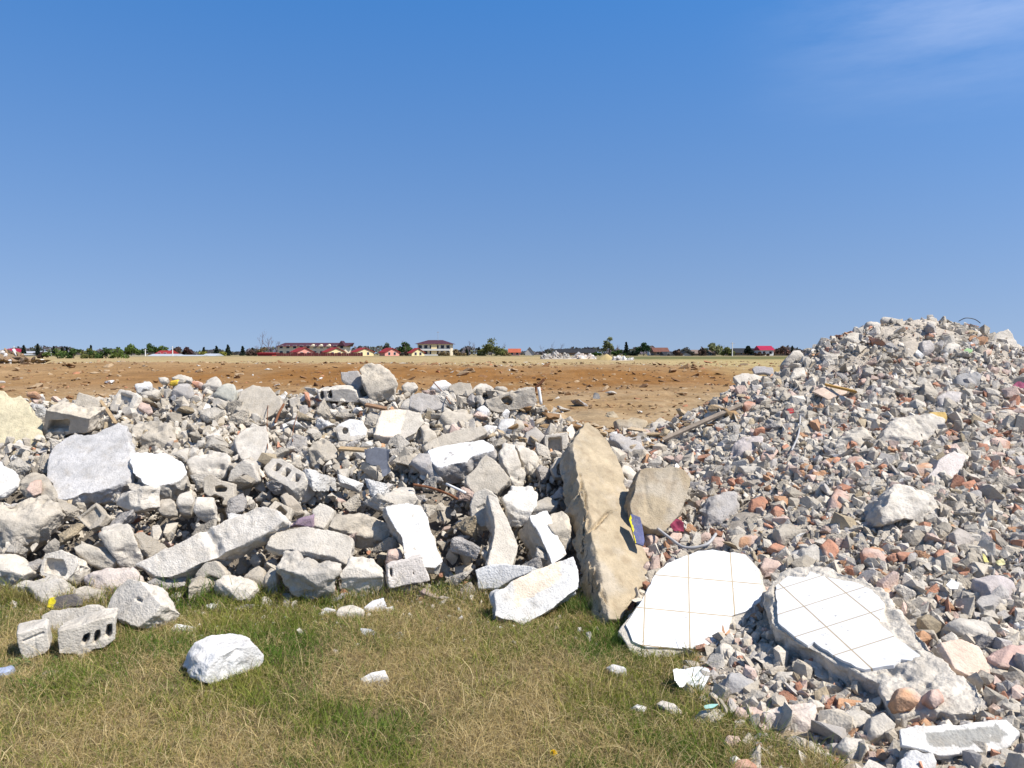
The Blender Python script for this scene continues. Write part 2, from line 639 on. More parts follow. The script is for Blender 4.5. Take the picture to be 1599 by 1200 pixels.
# ---- the heap on the left, back row first -------------------------------------------------------------------
H('slab', 'large yellow-stained pale slab at the left edge of the heap', 'yellow-stained slab', [(-60, 600), (8, 610), (18, 621), (33, 617), (45, 626), (50, 645), (66, 655), (70, 690), (68, 715), (60, 722), (45, 718), (22, 727), (8, 714), (-20, 695), (-60, 660)], 12, 38, .3, 'Y', flat=.6, lift=.12)
H('block', 'white-topped open block lying beside the yellow-stained slab', 'white-topped open block', [(64, 678), (71, 640), (140, 654), (137, 676), (112, 678), (98, 683), (82, 682)], -8, -22, .22, 'C', holes=[([(73, 674), (77, 657), (108, 656), (106, 673)], .1)], lift=.06, taper=.97)
H('block', 'grey block standing upright behind the white-topped open block', 'upright grey block', [(113, 636), (122, 611), (157, 625), (150, 650), (113, 645)], 12, 22, .2, 'C')
H('block', 'tilted block with a square recess facing the grass', 'block with square recess', [(171, 634), (187, 608), (212, 615), (217, 620), (206, 640), (196, 648), (172, 641)], -15, 30, .2, 'L', holes=[([(180, 630), (188, 613), (208, 619), (200, 635)], .05)], lift=.06)
H('chunk', 'bright white lump on the skyline above the pinkish flat stone', 'bright white skyline lump', [(209, 600), (214, 595), (233, 593), (236, 603), (225, 611), (212, 610)], 10, 40, .12, 'W', lift=.05)
H('chunk', 'smooth grey stone under the bright white skyline lump', 'smooth grey stone', [(216, 613), (225, 606), (240, 602), (247, 608), (240, 617), (222, 619)], 0, 40, .12, 'L', rounding=5)
H('chunk', 'pinkish flat stone beside the block with a square recess', 'pinkish flat stone', [(211, 632), (218, 621), (232, 625), (238, 640), (228, 644), (215, 638)], 5, 42, .1, 'P')
H('chunk', 'small flat pale stone at the heap top left of the yellow foam', 'flat pale stone', [(246, 590), (256, 586), (263, 589), (258, 596), (248, 596)], 0, 40, .08, 'L')
H('slab', 'thin pale slab lying flat on the heap top behind the yellow foam', 'thin pale top slab', [(266, 590), (280, 584), (300, 589), (298, 596), (285, 594), (270, 592)], 0, 45, .07, 'L')
H('chunk', 'yellow foam scrap pinched between grey stones on the heap top', 'yellow foam scrap', [(262, 599), (268, 592), (280, 590), (276, 599)], 0, 40, .05, (.62, .42, .05), name='foam_scrap', cat='foam scrap', lift=.07)
H('chunk', 'angular grey boulder right below the yellow foam scrap', 'angular grey boulder', [(268, 610), (280, 598), (292, 593), (303, 612), (300, 622), (280, 627), (270, 621)], 10, 28, .2, 'G', lift=.06)
H('brick', 'dusty red brick half buried beside the angular grey boulder', 'dusty red brick', [(297, 596), (305, 591), (316, 597), (315, 606), (303, 603)], 0, 35, .1, 'B')
H('chunk', 'rounded pale chunk on the heap top right of the dusty red brick', 'rounded pale top chunk', [(315, 600), (325, 588), (335, 584), (343, 595), (346, 605), (330, 615), (317, 609)], 8, 30, .18, 'L')
H('chunk', 'greenish grey chunk leaning right of the rounded pale top chunk', 'greenish grey chunk', [(330, 617), (345, 598), (362, 594), (369, 610), (366, 630), (345, 634)], 5, 32, .18, (.43, .42, .36))
H('slab', 'broad flat grey slab on top of the heap with a dark gap below', 'broad flat top slab', [(367, 640), (376, 610), (395, 601), (420, 603), (440, 626), (440, 640), (420, 651), (398, 660), (385, 651)], 0, 46, .11, 'C', flat=.3, lift=.08)
H('slab', 'square pale slab sloping down under the broad flat top slab', 'square sloping slab', [(366, 685), (385, 668), (402, 664), (416, 665), (420, 690), (429, 710), (415, 721), (402, 727), (380, 722), (368, 700)], 0, 52, .12, 'L', lift=.07)
H('slab', 'big smooth blue-grey slab lying on the left of the heap', 'big blue-grey slab', [(73, 740), (76, 712), (85, 697), (112, 679), (150, 677), (185, 660), (200, 665), (202, 690), (204, 712), (209, 735), (200, 750), (170, 763), (130, 770), (100, 781), (85, 776)], -6, 54, .22, (.55, .53, .51), flat=.35, lift=.16, rag=.02)
H('chunk', 'long rough grey chunk between the blue-grey slab and the heap top', 'long rough grey chunk', [(202, 660), (212, 652), (240, 648), (262, 655), (272, 682), (296, 702), (280, 713), (250, 708), (220, 692), (203, 677)], 8, 42, .2, 'C', rough=1.5, lift=.06)
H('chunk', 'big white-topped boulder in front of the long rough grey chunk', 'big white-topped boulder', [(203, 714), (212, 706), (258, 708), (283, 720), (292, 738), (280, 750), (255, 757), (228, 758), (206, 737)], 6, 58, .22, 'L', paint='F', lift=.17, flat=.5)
H('chunk', 'wide pale flat chunk right of the big white-topped boulder', 'wide pale flat chunk', [(288, 716), (310, 700), (335, 695), (355, 705), (359, 720), (352, 735), (335, 743), (315, 746), (298, 735)], 5, 46, .16, 'L', lift=.08)
H('slab', 'white tiled scrap of wall at the left edge of the picture', 'white tiled wall scrap', [(-60, 712), (0, 720), (20, 735), (30, 747), (27, 758), (0, 773), (-60, 790)], 10, 50, .07, 'W', flat=.1, lift=.14)
H('chunk', 'grey wedge between the white tiled wall scrap and the big blue-grey slab', 'grey wedge by tiled scrap', [(32, 745), (48, 728), (68, 737), (84, 760), (80, 780), (60, 778), (40, 775), (28, 768)], 0, 45, .16, 'C', lift=.04)
H('brick', 'bright orange brick stub beside the white tiled wall scrap', 'bright orange brick stub', [(40, 764), (50, 745), (63, 744), (63, 766), (48, 773)], 10, 40, .08, 'O', lift=.14)
H('chunk', 'large tilted grey block with tan top at the left edge', 'large tan-topped grey block', [(-60, 800), (0, 785), (55, 760), (75, 776), (79, 795), (60, 815), (40, 836), (12, 857), (-20, 860), (-60, 850)], 4, 30, .3, 'C', lift=.2)
H('chunk', 'pale block right under the big white-topped boulder showing two faces', 'two-faced pale block', [(180, 772), (208, 763), (210, 798), (184, 807), (181, 790)], -38, 2, .2, 'L', lift=.13, taper=.97)
H('block', 'small square recessed block below the big blue-grey slab', 'small recessed block', [(119, 808), (150, 785), (166, 805), (155, 821), (140, 828), (131, 820)], -5, 30, .12, 'C', holes=[([(125, 809), (149, 791), (158, 805), (139, 823)], .025)])
H('chunk', 'egg-shaped pale boulder leaning toward the long pale beam', 'egg-shaped pale boulder', [(150, 820), (158, 812), (180, 807), (195, 812), (208, 830), (216, 850), (218, 866), (206, 879), (190, 883), (177, 876), (163, 850), (154, 830)], 8, 33, .24, 'L', lift=.15, rounding=5)
H('chunk', 'lumpy tan stone touching the two-faced pale block', 'lumpy tan stone', [(241, 792), (248, 778), (262, 775), (273, 786), (270, 801), (250, 804)], 0, 30, .16, (.47, .42, .35), rounding=4)
H('chunk', 'pale curved chunk left of the upright rounded lump', 'pale curved chunk', [(271, 786), (280, 770), (295, 763), (304, 780), (297, 801), (279, 797)], 15, 30, .16, 'L')
H('chunk', 'upright rounded pale lump in the middle of the left heap', 'upright rounded lump', [(300, 797), (304, 775), (330, 773), (336, 811), (318, 814), (303, 805)], 5, 26, .18, 'L', lift=.08, rounding=4)
H('block', 'broken block shell with a square hole like a letter E', 'E-shaped block shell', [(318, 745), (330, 740), (345, 750), (365, 755), (366, 775), (362, 791), (346, 788), (350, 778), (335, 772), (328, 776), (318, 771)], 5, 22, .14, 'C', holes=[([(335, 760), (345, 758), (355, 762), (352, 768), (336, 768)], .11)], lift=.06)
H('block', 'white arch-shaped piece of broken block with shadow under it', 'white arch-shaped piece', [(354, 754), (360, 735), (380, 718), (395, 725), (405, 752), (395, 756), (388, 745), (380, 741), (367, 752)], 8, 4, .2, 'L', lift=.08, taper=.95)
H('block', 'hollow block lying on its side with three square openings', 'three-hole hollow block', [(411, 731), (425, 715), (440, 716), (475, 738), (479, 750), (466, 761), (455, 766), (440, 756), (418, 743)], -14, 48, .18, 'L', holes=[([(424, 733), (432, 722), (441, 727), (433, 737)], .13), ([(438, 741), (446, 730), (455, 735), (448, 745)], .13), ([(454, 750), (461, 739), (470, 743), (465, 753)], .1)], lift=.1, taper=.98, rough=.6)
H('block', 'small tan block scrap with one dark opening above the long beam', 'tan one-hole scrap', [(411, 801), (430, 780), (457, 795), (452, 812), (440, 814), (425, 806)], 5, 38, .1, 'C', holes=[([(429, 796), (437, 789), (449, 800), (443, 807)], .08)], lift=.05)
H('chunk', 'tan oblong chunk under the three-hole hollow block', 'tan oblong chunk', [(437, 772), (447, 763), (462, 780), (476, 796), (460, 801), (448, 791)], 10, 40, .12, (.52, .45, .36))
H('chunk', 'grey boulder with a pale ridge in the middle of the left heap', 'ridged grey boulder', [(480, 700), (490, 684), (505, 679), (520, 690), (528, 704), (526, 715), (506, 721), (495, 728), (483, 722)], 8, 32, .2, 'C', lift=.08)
H('chunk', 'white-topped block end with a small square hole', 'white block end with hole', [(524, 664), (545, 654), (565, 657), (573, 672), (571, 683), (550, 690), (530, 688)], 5, 20, .18, 'L', paint=[(520, 650), (575, 650), (575, 680), (548, 680), (540, 666), (524, 667)], holes=[([(534, 672), (538, 668), (544, 670), (542, 678), (535, 678)], .07)], lift=.06)
H('chunk', 'big rounded grey boulder standing on the skyline of the heap', 'big skyline boulder', [(560, 575), (566, 566), (578, 563), (596, 570), (612, 585), (622, 598), (617, 608), (617, 624), (578, 626), (570, 605), (563, 590)], 6, 12, .2, 'C', lift=.05, flat=.5, anchor=(592, 622))
H('slab', 'grey slab leaning against the left of the big skyline boulder', 'leaning grey slab', [(531, 581), (558, 578), (563, 588), (567, 600), (560, 608), (545, 601), (533, 593)], -5, 22, .1, 'G', anchor=(550, 613))
H('block', 'hollow block with two dark openings near the skyline boulder', 'two-opening hollow block', [(495, 611), (545, 607), (556, 611), (562, 630), (535, 629), (497, 625)], 0, -8, .2, 'L', holes=[([(498, 612), (505, 611), (506, 624), (500, 624)], .12), ([(511, 611), (517, 610), (519, 623), (512, 623)], .12)], lift=.06, taper=.98, rough=.6)
H('chunk', 'block with cream painted face and a dark hollow beneath', 'cream painted block', [(582, 679), (595, 641), (635, 639), (658, 645), (662, 660), (650, 676), (630, 686), (600, 683)], 2, 46, .13, 'L', paint=[(585, 685), (596, 640), (636, 640), (622, 684)], pcol='K', lift=.17, flat=.25)
H('chunk', 'pale triangular shard standing behind the cream painted block', 'pale triangular shard', [(624, 637), (634, 620), (642, 618), (644, 640), (632, 641)], 10, 30, .06, 'L')
H('slab', 'long rough grey slab right of the pale triangular shard', 'long rough grey slab', [(640, 620), (655, 612), (690, 618), (704, 631), (680, 641), (655, 643), (638, 635)], 5, 36, .15, 'G', rough=1.4)
H('chunk', 'pale stone beside the foot of the skyline boulder', 'pale stone at boulder foot', [(627, 602), (636, 592), (648, 594), (654, 606), (640, 614), (630, 610)], 8, 30, .12, 'L')
H('chunk', 'white angular chunk on the crest with a thin rod across it', 'white crest chunk', [(671, 604), (680, 593), (696, 590), (706, 601), (700, 609), (685, 611)], 10, 32, .12, 'W')
H('slab', 'flat grey slab on the crest right of the white crest chunk', 'flat grey crest slab', [(700, 604), (715, 596), (735, 598), (739, 609), (722, 619), (702, 616)], 0, 32, .1, 'C')
H('chunk', 'white wedge on the crest left of the top hollow block', 'white crest wedge', [(737, 609), (750, 595), (760, 596), (773, 606), (770, 614), (745, 617)], 12, 30, .14, 'L')
H('chunk', 'small grey cylinder stub on the crest behind the top hollow block', 'grey cylinder stub', [(770, 604), (785, 599), (795, 604), (792, 613), (774, 612)], 5, 20, .12, 'C', rounding=5)
H('block', 'long grey hollow block at the right end of the crest', 'top hollow block', [(757, 626), (800, 612), (835, 605), (839, 625), (835, 636), (805, 641), (780, 646), (762, 639)], 2, 4, .2, 'C', holes=[([(782, 623), (795, 618), (801, 625), (797, 633), (785, 629)], .1)], lift=.12, flat=.9)
H('chunk', 'broken tan and grey chunk in front of the crest wedge', 'tan and grey chunk', [(683, 652), (700, 634), (730, 629), (737, 650), (725, 666), (700, 677), (682, 664)], 6, 40, .16, 'C', lift=.05)
H('slab', 'long dark grey strip slab behind the long white-topped block', 'long grey strip slab', [(660, 697), (672, 688), (710, 671), (755, 664), (762, 675), (730, 691), (690, 702), (668, 708)], 0, 40, .14, 'C')
H('chunk', 'upright grey wedge right of the cream painted block', 'upright grey wedge', [(656, 662), (667, 653), (684, 682), (680, 699), (660, 694)], 15, 38, .12, 'C')
H('chunk', 'small bright white cube near the top hollow block', 'small white cube', [(775, 677), (783, 650), (804, 652), (799, 679)], -3, 26, .12, 'W', flat=.5, lift=.08)
H('chunk', 'grey cube right beside the small white cube', 'grey cube beside white cube', [(800, 676), (804, 652), (818, 655), (821, 671), (810, 680)], 15, 22, .12, 'C', lift=.03)
H('chunk', 'white splinter left under the top hollow block', 'white splinter', [(743, 638), (755, 630), (765, 642), (756, 651)], 5, 40, .06, 'W')
H('chunk', 'flat white shard left of the small white cube', 'flat white shard', [(750, 669), (760, 661), (776, 664), (773, 673), (758, 679)], 0, 40, .07, 'W')
H('chunk', 'tan squarish stone right of the small white cube', 'tan squarish stone', [(818, 691), (822, 675), (838, 667), (853, 680), (850, 693), (838, 698)], 5, 32, .12, (.46, .42, .37))
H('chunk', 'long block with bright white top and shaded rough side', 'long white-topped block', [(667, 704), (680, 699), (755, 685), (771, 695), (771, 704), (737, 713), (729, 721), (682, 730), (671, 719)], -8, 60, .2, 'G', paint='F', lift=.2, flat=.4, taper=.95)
H('chunk', 'dark grey rough block under the left of the long white-topped block', 'rough block under white top', [(640, 722), (652, 704), (668, 708), (684, 732), (690, 748), (672, 752), (655, 740)], -10, 28, .15, 'G', lift=.05)
H('block', 'grey cube block with two lit faces below the long white-topped block', 'grey two-face cube block', [(727, 745), (758, 709), (781, 725), (798, 748), (775, 773), (760, 766), (740, 771), (728, 757)], 4, 32, .2, 'C', lift=.12)
H('chunk', 'elongated pale stone right of the grey two-face cube block', 'elongated pale stone', [(781, 702), (790, 685), (806, 690), (811, 715), (823, 736), (820, 751), (808, 758), (799, 746), (785, 725)], 12, 36, .15, 'L', lift=.1, rounding=4)
H('chunk', 'pale ragged chunk right of the elongated pale stone', 'pale ragged chunk', [(804, 686), (818, 690), (838, 705), (846, 725), (840, 743), (826, 736), (812, 716)], 10, 38, .15, 'L', lift=.07)
H('block', 'open end of a hollow block beside the tan leaning beam top', 'open block end', [(851, 679), (886, 675), (889, 700), (851, 711)], 2, 14, .16, 'L', holes=[([(856, 684), (877, 682), (878, 703), (855, 706)], .08)], lift=.05, taper=.97, rough=.6)
H('block', 'small U-shaped pale block scrap beside the tan leaning beam', 'U-shaped block scrap', [(860, 732), (869, 715), (886, 713), (886, 747), (866, 746)], 0, 22, .14, 'L', holes=[([(870, 728), (877, 720), (883, 720), (883, 742), (870, 742)], .08)], lift=.05)
H('chunk', 'pale square block with a small rectangular mark', 'square block with mark', [(734, 790), (740, 770), (757, 762), (776, 775), (780, 800), (771, 819), (750, 823), (737, 811)], -6, 20, .2, 'L', holes=[([(744, 793), (757, 786), (759, 792), (745, 799)], .015)], lift=.12)
H('beam', 'pale tapering column leaning down to the grass in the middle', 'pale tapering column', [(762, 772), (776, 778), (787, 800), (801, 830), (809, 852), (801, 884), (760, 884), (768, 850), (772, 820)], 14, 36, .18, 'L', lift=.1)
H('chunk', 'irregular cream-white chunk in the middle of the heap', 'irregular cream-white chunk', [(784, 776), (800, 754), (815, 752), (831, 755), (841, 775), (839, 790), (826, 810), (815, 816), (797, 815), (790, 792)], 6, 35, .18, (.74, .70, .63), lift=.1)
H('chunk', 'tan rough stone wedged above the white-edged grey block', 'tan wedged stone', [(828, 802), (840, 780), (858, 769), (874, 780), (871, 796), (850, 803)], 6, 32, .16, (.45, .41, .35), lift=.04)
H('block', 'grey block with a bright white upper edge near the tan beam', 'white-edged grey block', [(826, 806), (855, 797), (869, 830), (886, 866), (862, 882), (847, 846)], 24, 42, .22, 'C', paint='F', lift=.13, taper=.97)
H('chunk', 'pitted grey stone leaning on the left of the tan beam', 'pitted leaning stone', [(851, 811), (862, 794), (881, 789), (891, 805), (894, 840), (886, 860), (870, 846)], 8, 36, .18, 'C', lift=.19)
H('chunk', 'blocky pale stone at the top of the white sloping column', 'blocky pale stone', [(599, 772), (625, 754), (645, 756), (651, 776), (656, 789), (602, 792)], 4, 40, .15, 'L', lift=.06)
H('beam', 'bright white painted column sloping down to the grass', 'white sloping column', [(602, 792), (635, 786), (656, 790), (666, 802), (671, 826), (681, 850), (694, 876), (680, 888), (640, 888), (631, 870), (627, 840), (611, 815)], 10, 42, .16, 'L', paint='F', lift=.16, flat=.3)
H('chunk', 'flat-topped grey boulder left of the white sloping column', 'flat-topped grey boulder', [(512, 822), (525, 792), (560, 789), (600, 805), (611, 819), (600, 829), (550, 829), (520, 826)], 2, 52, .2, 'C', lift=.17, flat=.3, taper=.95)
H('slab', 'white slanted slab scrap behind the flat-topped grey boulder', 'white slanted scrap', [(487, 796), (500, 785), (521, 795), (513, 815), (505, 826), (487, 821)], 0, 40, .08, 'L')
H('chunk', 'purple painted wedge above the long pale slab', 'purple wedge', [(449, 820), (455, 813), (489, 800), (488, 822)], -6, 30, .08, 'V', lift=.07)
H('slab', 'thick pale slab resting on blocks at the front of the heap', 'thick pale front slab', [(416, 852), (428, 830), (480, 822), (520, 828), (551, 841), (549, 876), (540, 882), (520, 870), (480, 862), (430, 858)], 4, 42, .14, 'L', lift=.2, flat=.3, taper=.95)
H('beam', 'long pale concrete beam lying diagonally at the front of the heap', 'long pale beam', [(208, 882), (250, 862), (330, 822), (410, 790), (432, 796), (444, 814), (425, 829), (400, 841), (340, 870), (262, 903), (243, 901)], -4, 30, .2, (.62, .57, .50), lift=.26, flat=.5, taper=.97, grooves=[([(322, 835), (334, 850), (338, 866)], .05, .03)])
H('chunk', 'white block with jagged broken top at the grass edge', 'jagged-top white block', [(427, 886), (440, 866), (459, 867), (465, 880), (477, 875), (490, 885), (526, 884), (513, 937), (480, 941), (455, 932), (440, 916), (429, 896)], 4, 10, .2, 'L', lift=.1, anchor=(480, 938))
H('chunk', 'pale rounded block at the grass edge right of the jagged-top block', 'pale rounded edge block', [(530, 896), (545, 870), (580, 872), (601, 890), (600, 912), (585, 928), (550, 932), (531, 916)], 2, 22, .2, 'L', lift=.06, anchor=(560, 930))
H('block', 'cream hollow block end with narrow slots at the grass edge', 'cream slotted block', [(604, 884), (659, 868), (671, 907), (608, 919)], 10, 12, .15, (.66, .60, .54), holes=[([(608, 888), (612, 886), (614, 902), (608, 904)], .06), ([(644, 890), (646, 890), (647, 898), (644, 898)], .05)], lift=.06, anchor=(640, 915), flat=.6)
H('chunk', 'small pale stone under the right end of the long beam', 'stone under beam end', [(332, 916), (345, 899), (365, 895), (391, 905), (399, 920), (385, 937), (350, 943), (334, 932)], 3, 24, .2, 'L', lift=.04, anchor=(360, 940))
H('block', 'arched fragment in the shadow under the long pale beam', 'arched fragment under beam', [(304, 897), (320, 878), (336, 875), (353, 895), (350, 906), (325, 897), (311, 910)], -5, 18, .12, 'C', lift=.0, anchor=(325, 912))
H('chunk', 'broken upright stone under the beam left of the jagged-top block', 'upright stone under beam', [(376, 908), (384, 890), (400, 880), (411, 890), (416, 918), (396, 922)], 0, 20, .12, 'C', lift=.0, anchor=(395, 922))
H('chunk', 'narrow stone left of the jagged-top white block', 'narrow grass-edge stone', [(410, 900), (420, 885), (431, 890), (434, 925), (416, 930)], 5, 20, .12, 'C', lift=.0, anchor=(420, 930))
H('chunk', 'small grey rock right under the white sloping column', 'rock by white column', [(600, 880), (606, 860), (622, 856), (630, 868), (620, 880)], 0, 25, .1, 'P')
H('chunk', 'pale stone with grey left face at the left edge below the tan-topped block', 'left-edge pale stone', [(-40, 868), (10, 858), (32, 870), (44, 890), (31, 901), (0, 912), (-40, 905)], 0, 30, .24, 'L', lift=.1)
H('block', 'pale block with an angular pocket and tiny hole', 'angular-pocket block', [(61, 892), (70, 865), (95, 858), (119, 868), (123, 881), (115, 896), (103, 907), (62, 899)], -6, 26, .2, 'L', holes=[([(68, 893), (72, 872), (98, 874), (104, 890), (101, 900)], .05)], lift=.08)
H('chunk', 'tan dusty stone behind the angular-pocket block', 'tan dusty stone', [(113, 854), (140, 845), (165, 848), (180, 871), (165, 882), (130, 874)], 5, 40, .18, (.53, .48, .40))
H('chunk', 'long low rough block at the left front of the heap', 'long low rough block', [(8, 912), (25, 898), (65, 893), (106, 905), (109, 926), (95, 937), (50, 943), (13, 932)], 2, 34, .24, 'L', lift=.1)
H('chunk', 'pinkish broken chunk above the holed cube block', 'pinkish broken chunk', [(124, 896), (150, 888), (180, 883), (206, 885), (221, 900), (221, 917), (180, 927), (150, 922)], 4, 38, .2, (.62, .53, .46), lift=.05)
H('slab', 'two-tone yellow and dark grey plastic strip among the front blocks', 'two-tone plastic strip', [(73, 950), (75, 934), (115, 927), (127, 937), (126, 947), (86, 953)], 0, 24, .04, (.13, .12, .12), paint=[(60, 920), (86, 920), (84, 960), (60, 960)], pcol=(.75, .62, .03), rough=.3, flat=.1, lift=.12, name='plastic_strip', cat='plastic strip')
H('chunk', 'small grey block beside the two-tone plastic strip', 'small grey front block', [(111, 920), (125, 911), (140, 915), (159, 922), (158, 942), (145, 947), (125, 939)], 10, 22, .14, 'C', lift=.08)
H('slab', 'low pale kerb-like block behind the two small front blocks', 'low kerb-like block', [(62, 962), (80, 952), (150, 944), (159, 950), (156, 970), (70, 990)], 0, 28, .14, 'L', lift=.03, anchor=(110, 985))
# ---- blocks standing loose in the grass ------------------------------------------------------------------------
H('block', 'small pale cube block standing in the grass at the left', 'small cube in grass', [(26, 990), (70, 978), (74, 982), (79, 1012), (70, 1021), (38, 1034), (32, 1022)], 28, 0, .15, 'L', lift=.02, anchor=(50, 1031), rough=.45, taper=.98, flat=.6, holes=[([(34, 1000), (68, 986), (70, 990), (35, 1004)], .015)], grooves=[([(54, 988), (56, 1026)], .012, .010)])
H('block', 'broken white block with dark cavities standing in the grass', 'white block with cavities', [(90, 986), (135, 974), (180, 963), (180, 998), (162, 1012), (146, 1014), (128, 1030), (116, 1022), (92, 1021)], 24, 0, .17, 'L', rag=.012, holes=[([(126, 1004), (131, 992), (141, 988), (139, 1000), (132, 1010)], .13), ([(143, 1006), (149, 986), (156, 984), (156, 996), (148, 1008)], .13), ([(163, 994), (167, 976), (175, 974), (175, 990), (169, 998)], .13)], lift=.02, anchor=(120, 1027), rough=.6, taper=.98, flat=.7)
H('block', 'cube block with one round hole tipped at the heap edge', 'holed cube block', [(167, 951), (180, 920), (200, 903), (219, 908), (252, 945), (241, 961), (215, 980), (185, 967)], -20, 32, .2, 'L', holes=[([(210, 938), (215, 931), (224, 937), (220, 943)], .08)], lift=.1, anchor=(215, 985), taper=.97)
H('chunk', 'rounded white boulder lying alone in the grass', 'lone white boulder', [(318, 1066), (326, 1040), (340, 1024), (368, 1014), (400, 1007), (414, 1024), (412, 1036), (400, 1046), (352, 1063), (330, 1070)], 50, -3, .24, 'W', lift=.03, anchor=(350, 1062), facets=0, rounding=3, rough=.9, flat=.8, taper=.95, grooves=[([(352, 1050), (358, 1030), (372, 1018)], .03, .025)])
H('chunk', 'small white stone lying alone in the middle of the lawn', 'small white lawn stone', [(561, 1060), (580, 1050), (600, 1046), (607, 1062), (600, 1075), (566, 1072)], 0, 30, .08, 'W', lift=.02, anchor=(585, 1070))
H('chunk', 'flat white stone in the grass left of the tiled slab', 'flat white stone by tiles', [(947, 1040), (960, 1033), (976, 1038), (981, 1055), (970, 1060), (956, 1052)], 0, 40, .07, 'W', lift=.02, anchor=(965, 1057))
H('chunk', 'tiny white stone in the grass below the flat white stone', 'tiny white stone', [(984, 1106), (996, 1099), (1010, 1103), (1010, 1113), (994, 1115)], 0, 35, .05, 'W', lift=.01, anchor=(998, 1113))
H('chunk', 'oblong white stone at the foot of the right mound', 'oblong white stone', [(1026, 1098), (1036, 1091), (1052, 1098), (1068, 1112), (1064, 1122), (1046, 1114)], 0, 40, .06, 'L', lift=.02, anchor=(1050, 1118))
H('chunk', 'grey-white lump in the grass in front of the cream slotted block', 'grey-white grass lump', [(524, 958), (530, 946), (548, 942), (566, 950), (568, 965), (545, 970), (528, 968)], 0, 30, .1, 'L', lift=.02, anchor=(548, 968))
H('chunk', 'little white stone left of the grey-white grass lump', 'little white stone', [(500, 952), (508, 946), (525, 952), (524, 962), (506, 960)], 0, 30, .06, 'W', lift=.01, anchor=(512, 961))
H('slab', 'dark flat stone sunk in the grass at the left edge', 'dark sunken stone', [(58, 1056), (72, 1046), (92, 1046), (97, 1056), (82, 1064), (64, 1063)], 0, 60, .04, 'D', lift=.01, anchor=(78, 1060))
H('slab', 'thin white flake in the grass right of the holed cube block', 'thin white flake', [(266, 983), (275, 974), (290, 976), (306, 979), (302, 986), (284, 987), (272, 989)], 0, 50, .02, 'W', lift=.01, anchor=(285, 986))
H('slab', 'tiny white chip in the grass beneath the beam shadow', 'tiny white chip', [(320, 945), (332, 941), (340, 944), (338, 950), (324, 951)], 0, 50, .025, 'W', lift=.01, anchor=(330, 950))
# ---- the middle: tan beam and its neighbours -----------------------------------------------------------------
H('chunk', 'tan earthy boulder on the crest right of the tan beam', 'tan earthy boulder', [(961, 657), (990, 645), (1010, 655), (1019, 680), (1012, 692), (990, 682), (968, 672)], 5, 35, .2, 'T', lift=.02)
H('chunk', 'pale square stone on the crest between tan boulder and right mound', 'pale square crest stone', [(1018, 660), (1022, 655), (1040, 655), (1045, 676), (1030, 682), (1020, 678)], 5, 25, .12, 'L')
H('chunk', 'grey oblong stone lying right of the tan beam top', 'grey oblong stone', [(954, 682), (962, 671), (981, 672), (996, 685), (1014, 708), (1016, 721), (1000, 729), (985, 716), (968, 696)], 10, 46, .14, 'G', lift=.1)
H('chunk', 'white stone wedged between the tan beam and the grey oblong stone', 'white wedged stone', [(968, 736), (975, 721), (988, 724), (999, 740), (996, 757), (988, 765), (979, 756), (979, 742)], 5, 35, .1, 'L', lift=.05)
H('chunk', 'tan ribbed block right of the tan leaning beam', 'tan ribbed block', [(1000, 733), (1045, 727), (1070, 734), (1079, 748), (1072, 780), (1058, 808), (1041, 831), (1015, 827), (988, 808), (983, 790), (992, 755)], 14, 34, .26, 'T', facets=0, lift=.34, anchor=(1030, 790), grooves=[([(1005, 745), (1012, 800)], .03, .012), ([(1052, 735), (1040, 800)], .03, .01)], flat=.2)
H('beam', 'long cracked tan beam leaning up the heap in the middle', 'tan leaning beam', [(905, 670), (918, 659), (935, 671), (950, 690), (966, 720), (977, 760), (991, 790), (995, 820), (1002, 850), (1017, 880), (1010, 905), (987, 940), (972, 967), (950, 967), (944, 940), (937, 905), (930, 870), (923, 835), (914, 795), (904, 755), (896, 715), (895, 690)], 42, 54, .22, 'T', taper=1.04, lift=.25, anchor=(950, 830), flat=.16, rough=.8, rag=.016, grooves=[([(900, 836), (930, 822), (950, 800), (970, 795), (1000, 808)], .012, .06), ([(906, 740), (918, 800), (924, 850), (934, 890), (950, 955)], .011, .05), ([(925, 690), (935, 740), (930, 790)], .04, .008)])
H('slab', 'bent blue-grey plastic strip with yellow edge beside the tan beam', 'blue-grey plastic strip', [(982, 812), (985, 802), (1000, 808), (1007, 845), (1005, 853), (992, 848)], 20, 45, .02, (.12, .13, .24), paint=[(975, 800), (985, 803), (993, 850), (980, 852)], pcol=(.80, .68, .02), rough=.2, flat=.1, lift=.29, name='plastic_strip', cat='plastic strip')
H('chunk', 'block with cream painted face lying at the grass edge', 'cream-faced edge block', [(771, 926), (800, 906), (835, 889), (872, 876), (895, 868), (904, 890), (904, 920), (880, 937), (845, 962), (815, 978), (800, 970), (772, 962)], 8, 38, .2, 'W', paint=[(802, 905), (835, 890), (875, 875), (876, 905), (838, 928), (804, 950)], pcol='K', lift=.12, anchor=(830, 965), flat=.4)
H('slab', 'white flat slab behind the cream-faced edge block', 'white flat slab behind', [(741, 890), (760, 883), (800, 882), (834, 885), (831, 893), (800, 905), (775, 921), (746, 921)], -14, 22, .18, 'W', lift=.05, anchor=(760, 920))
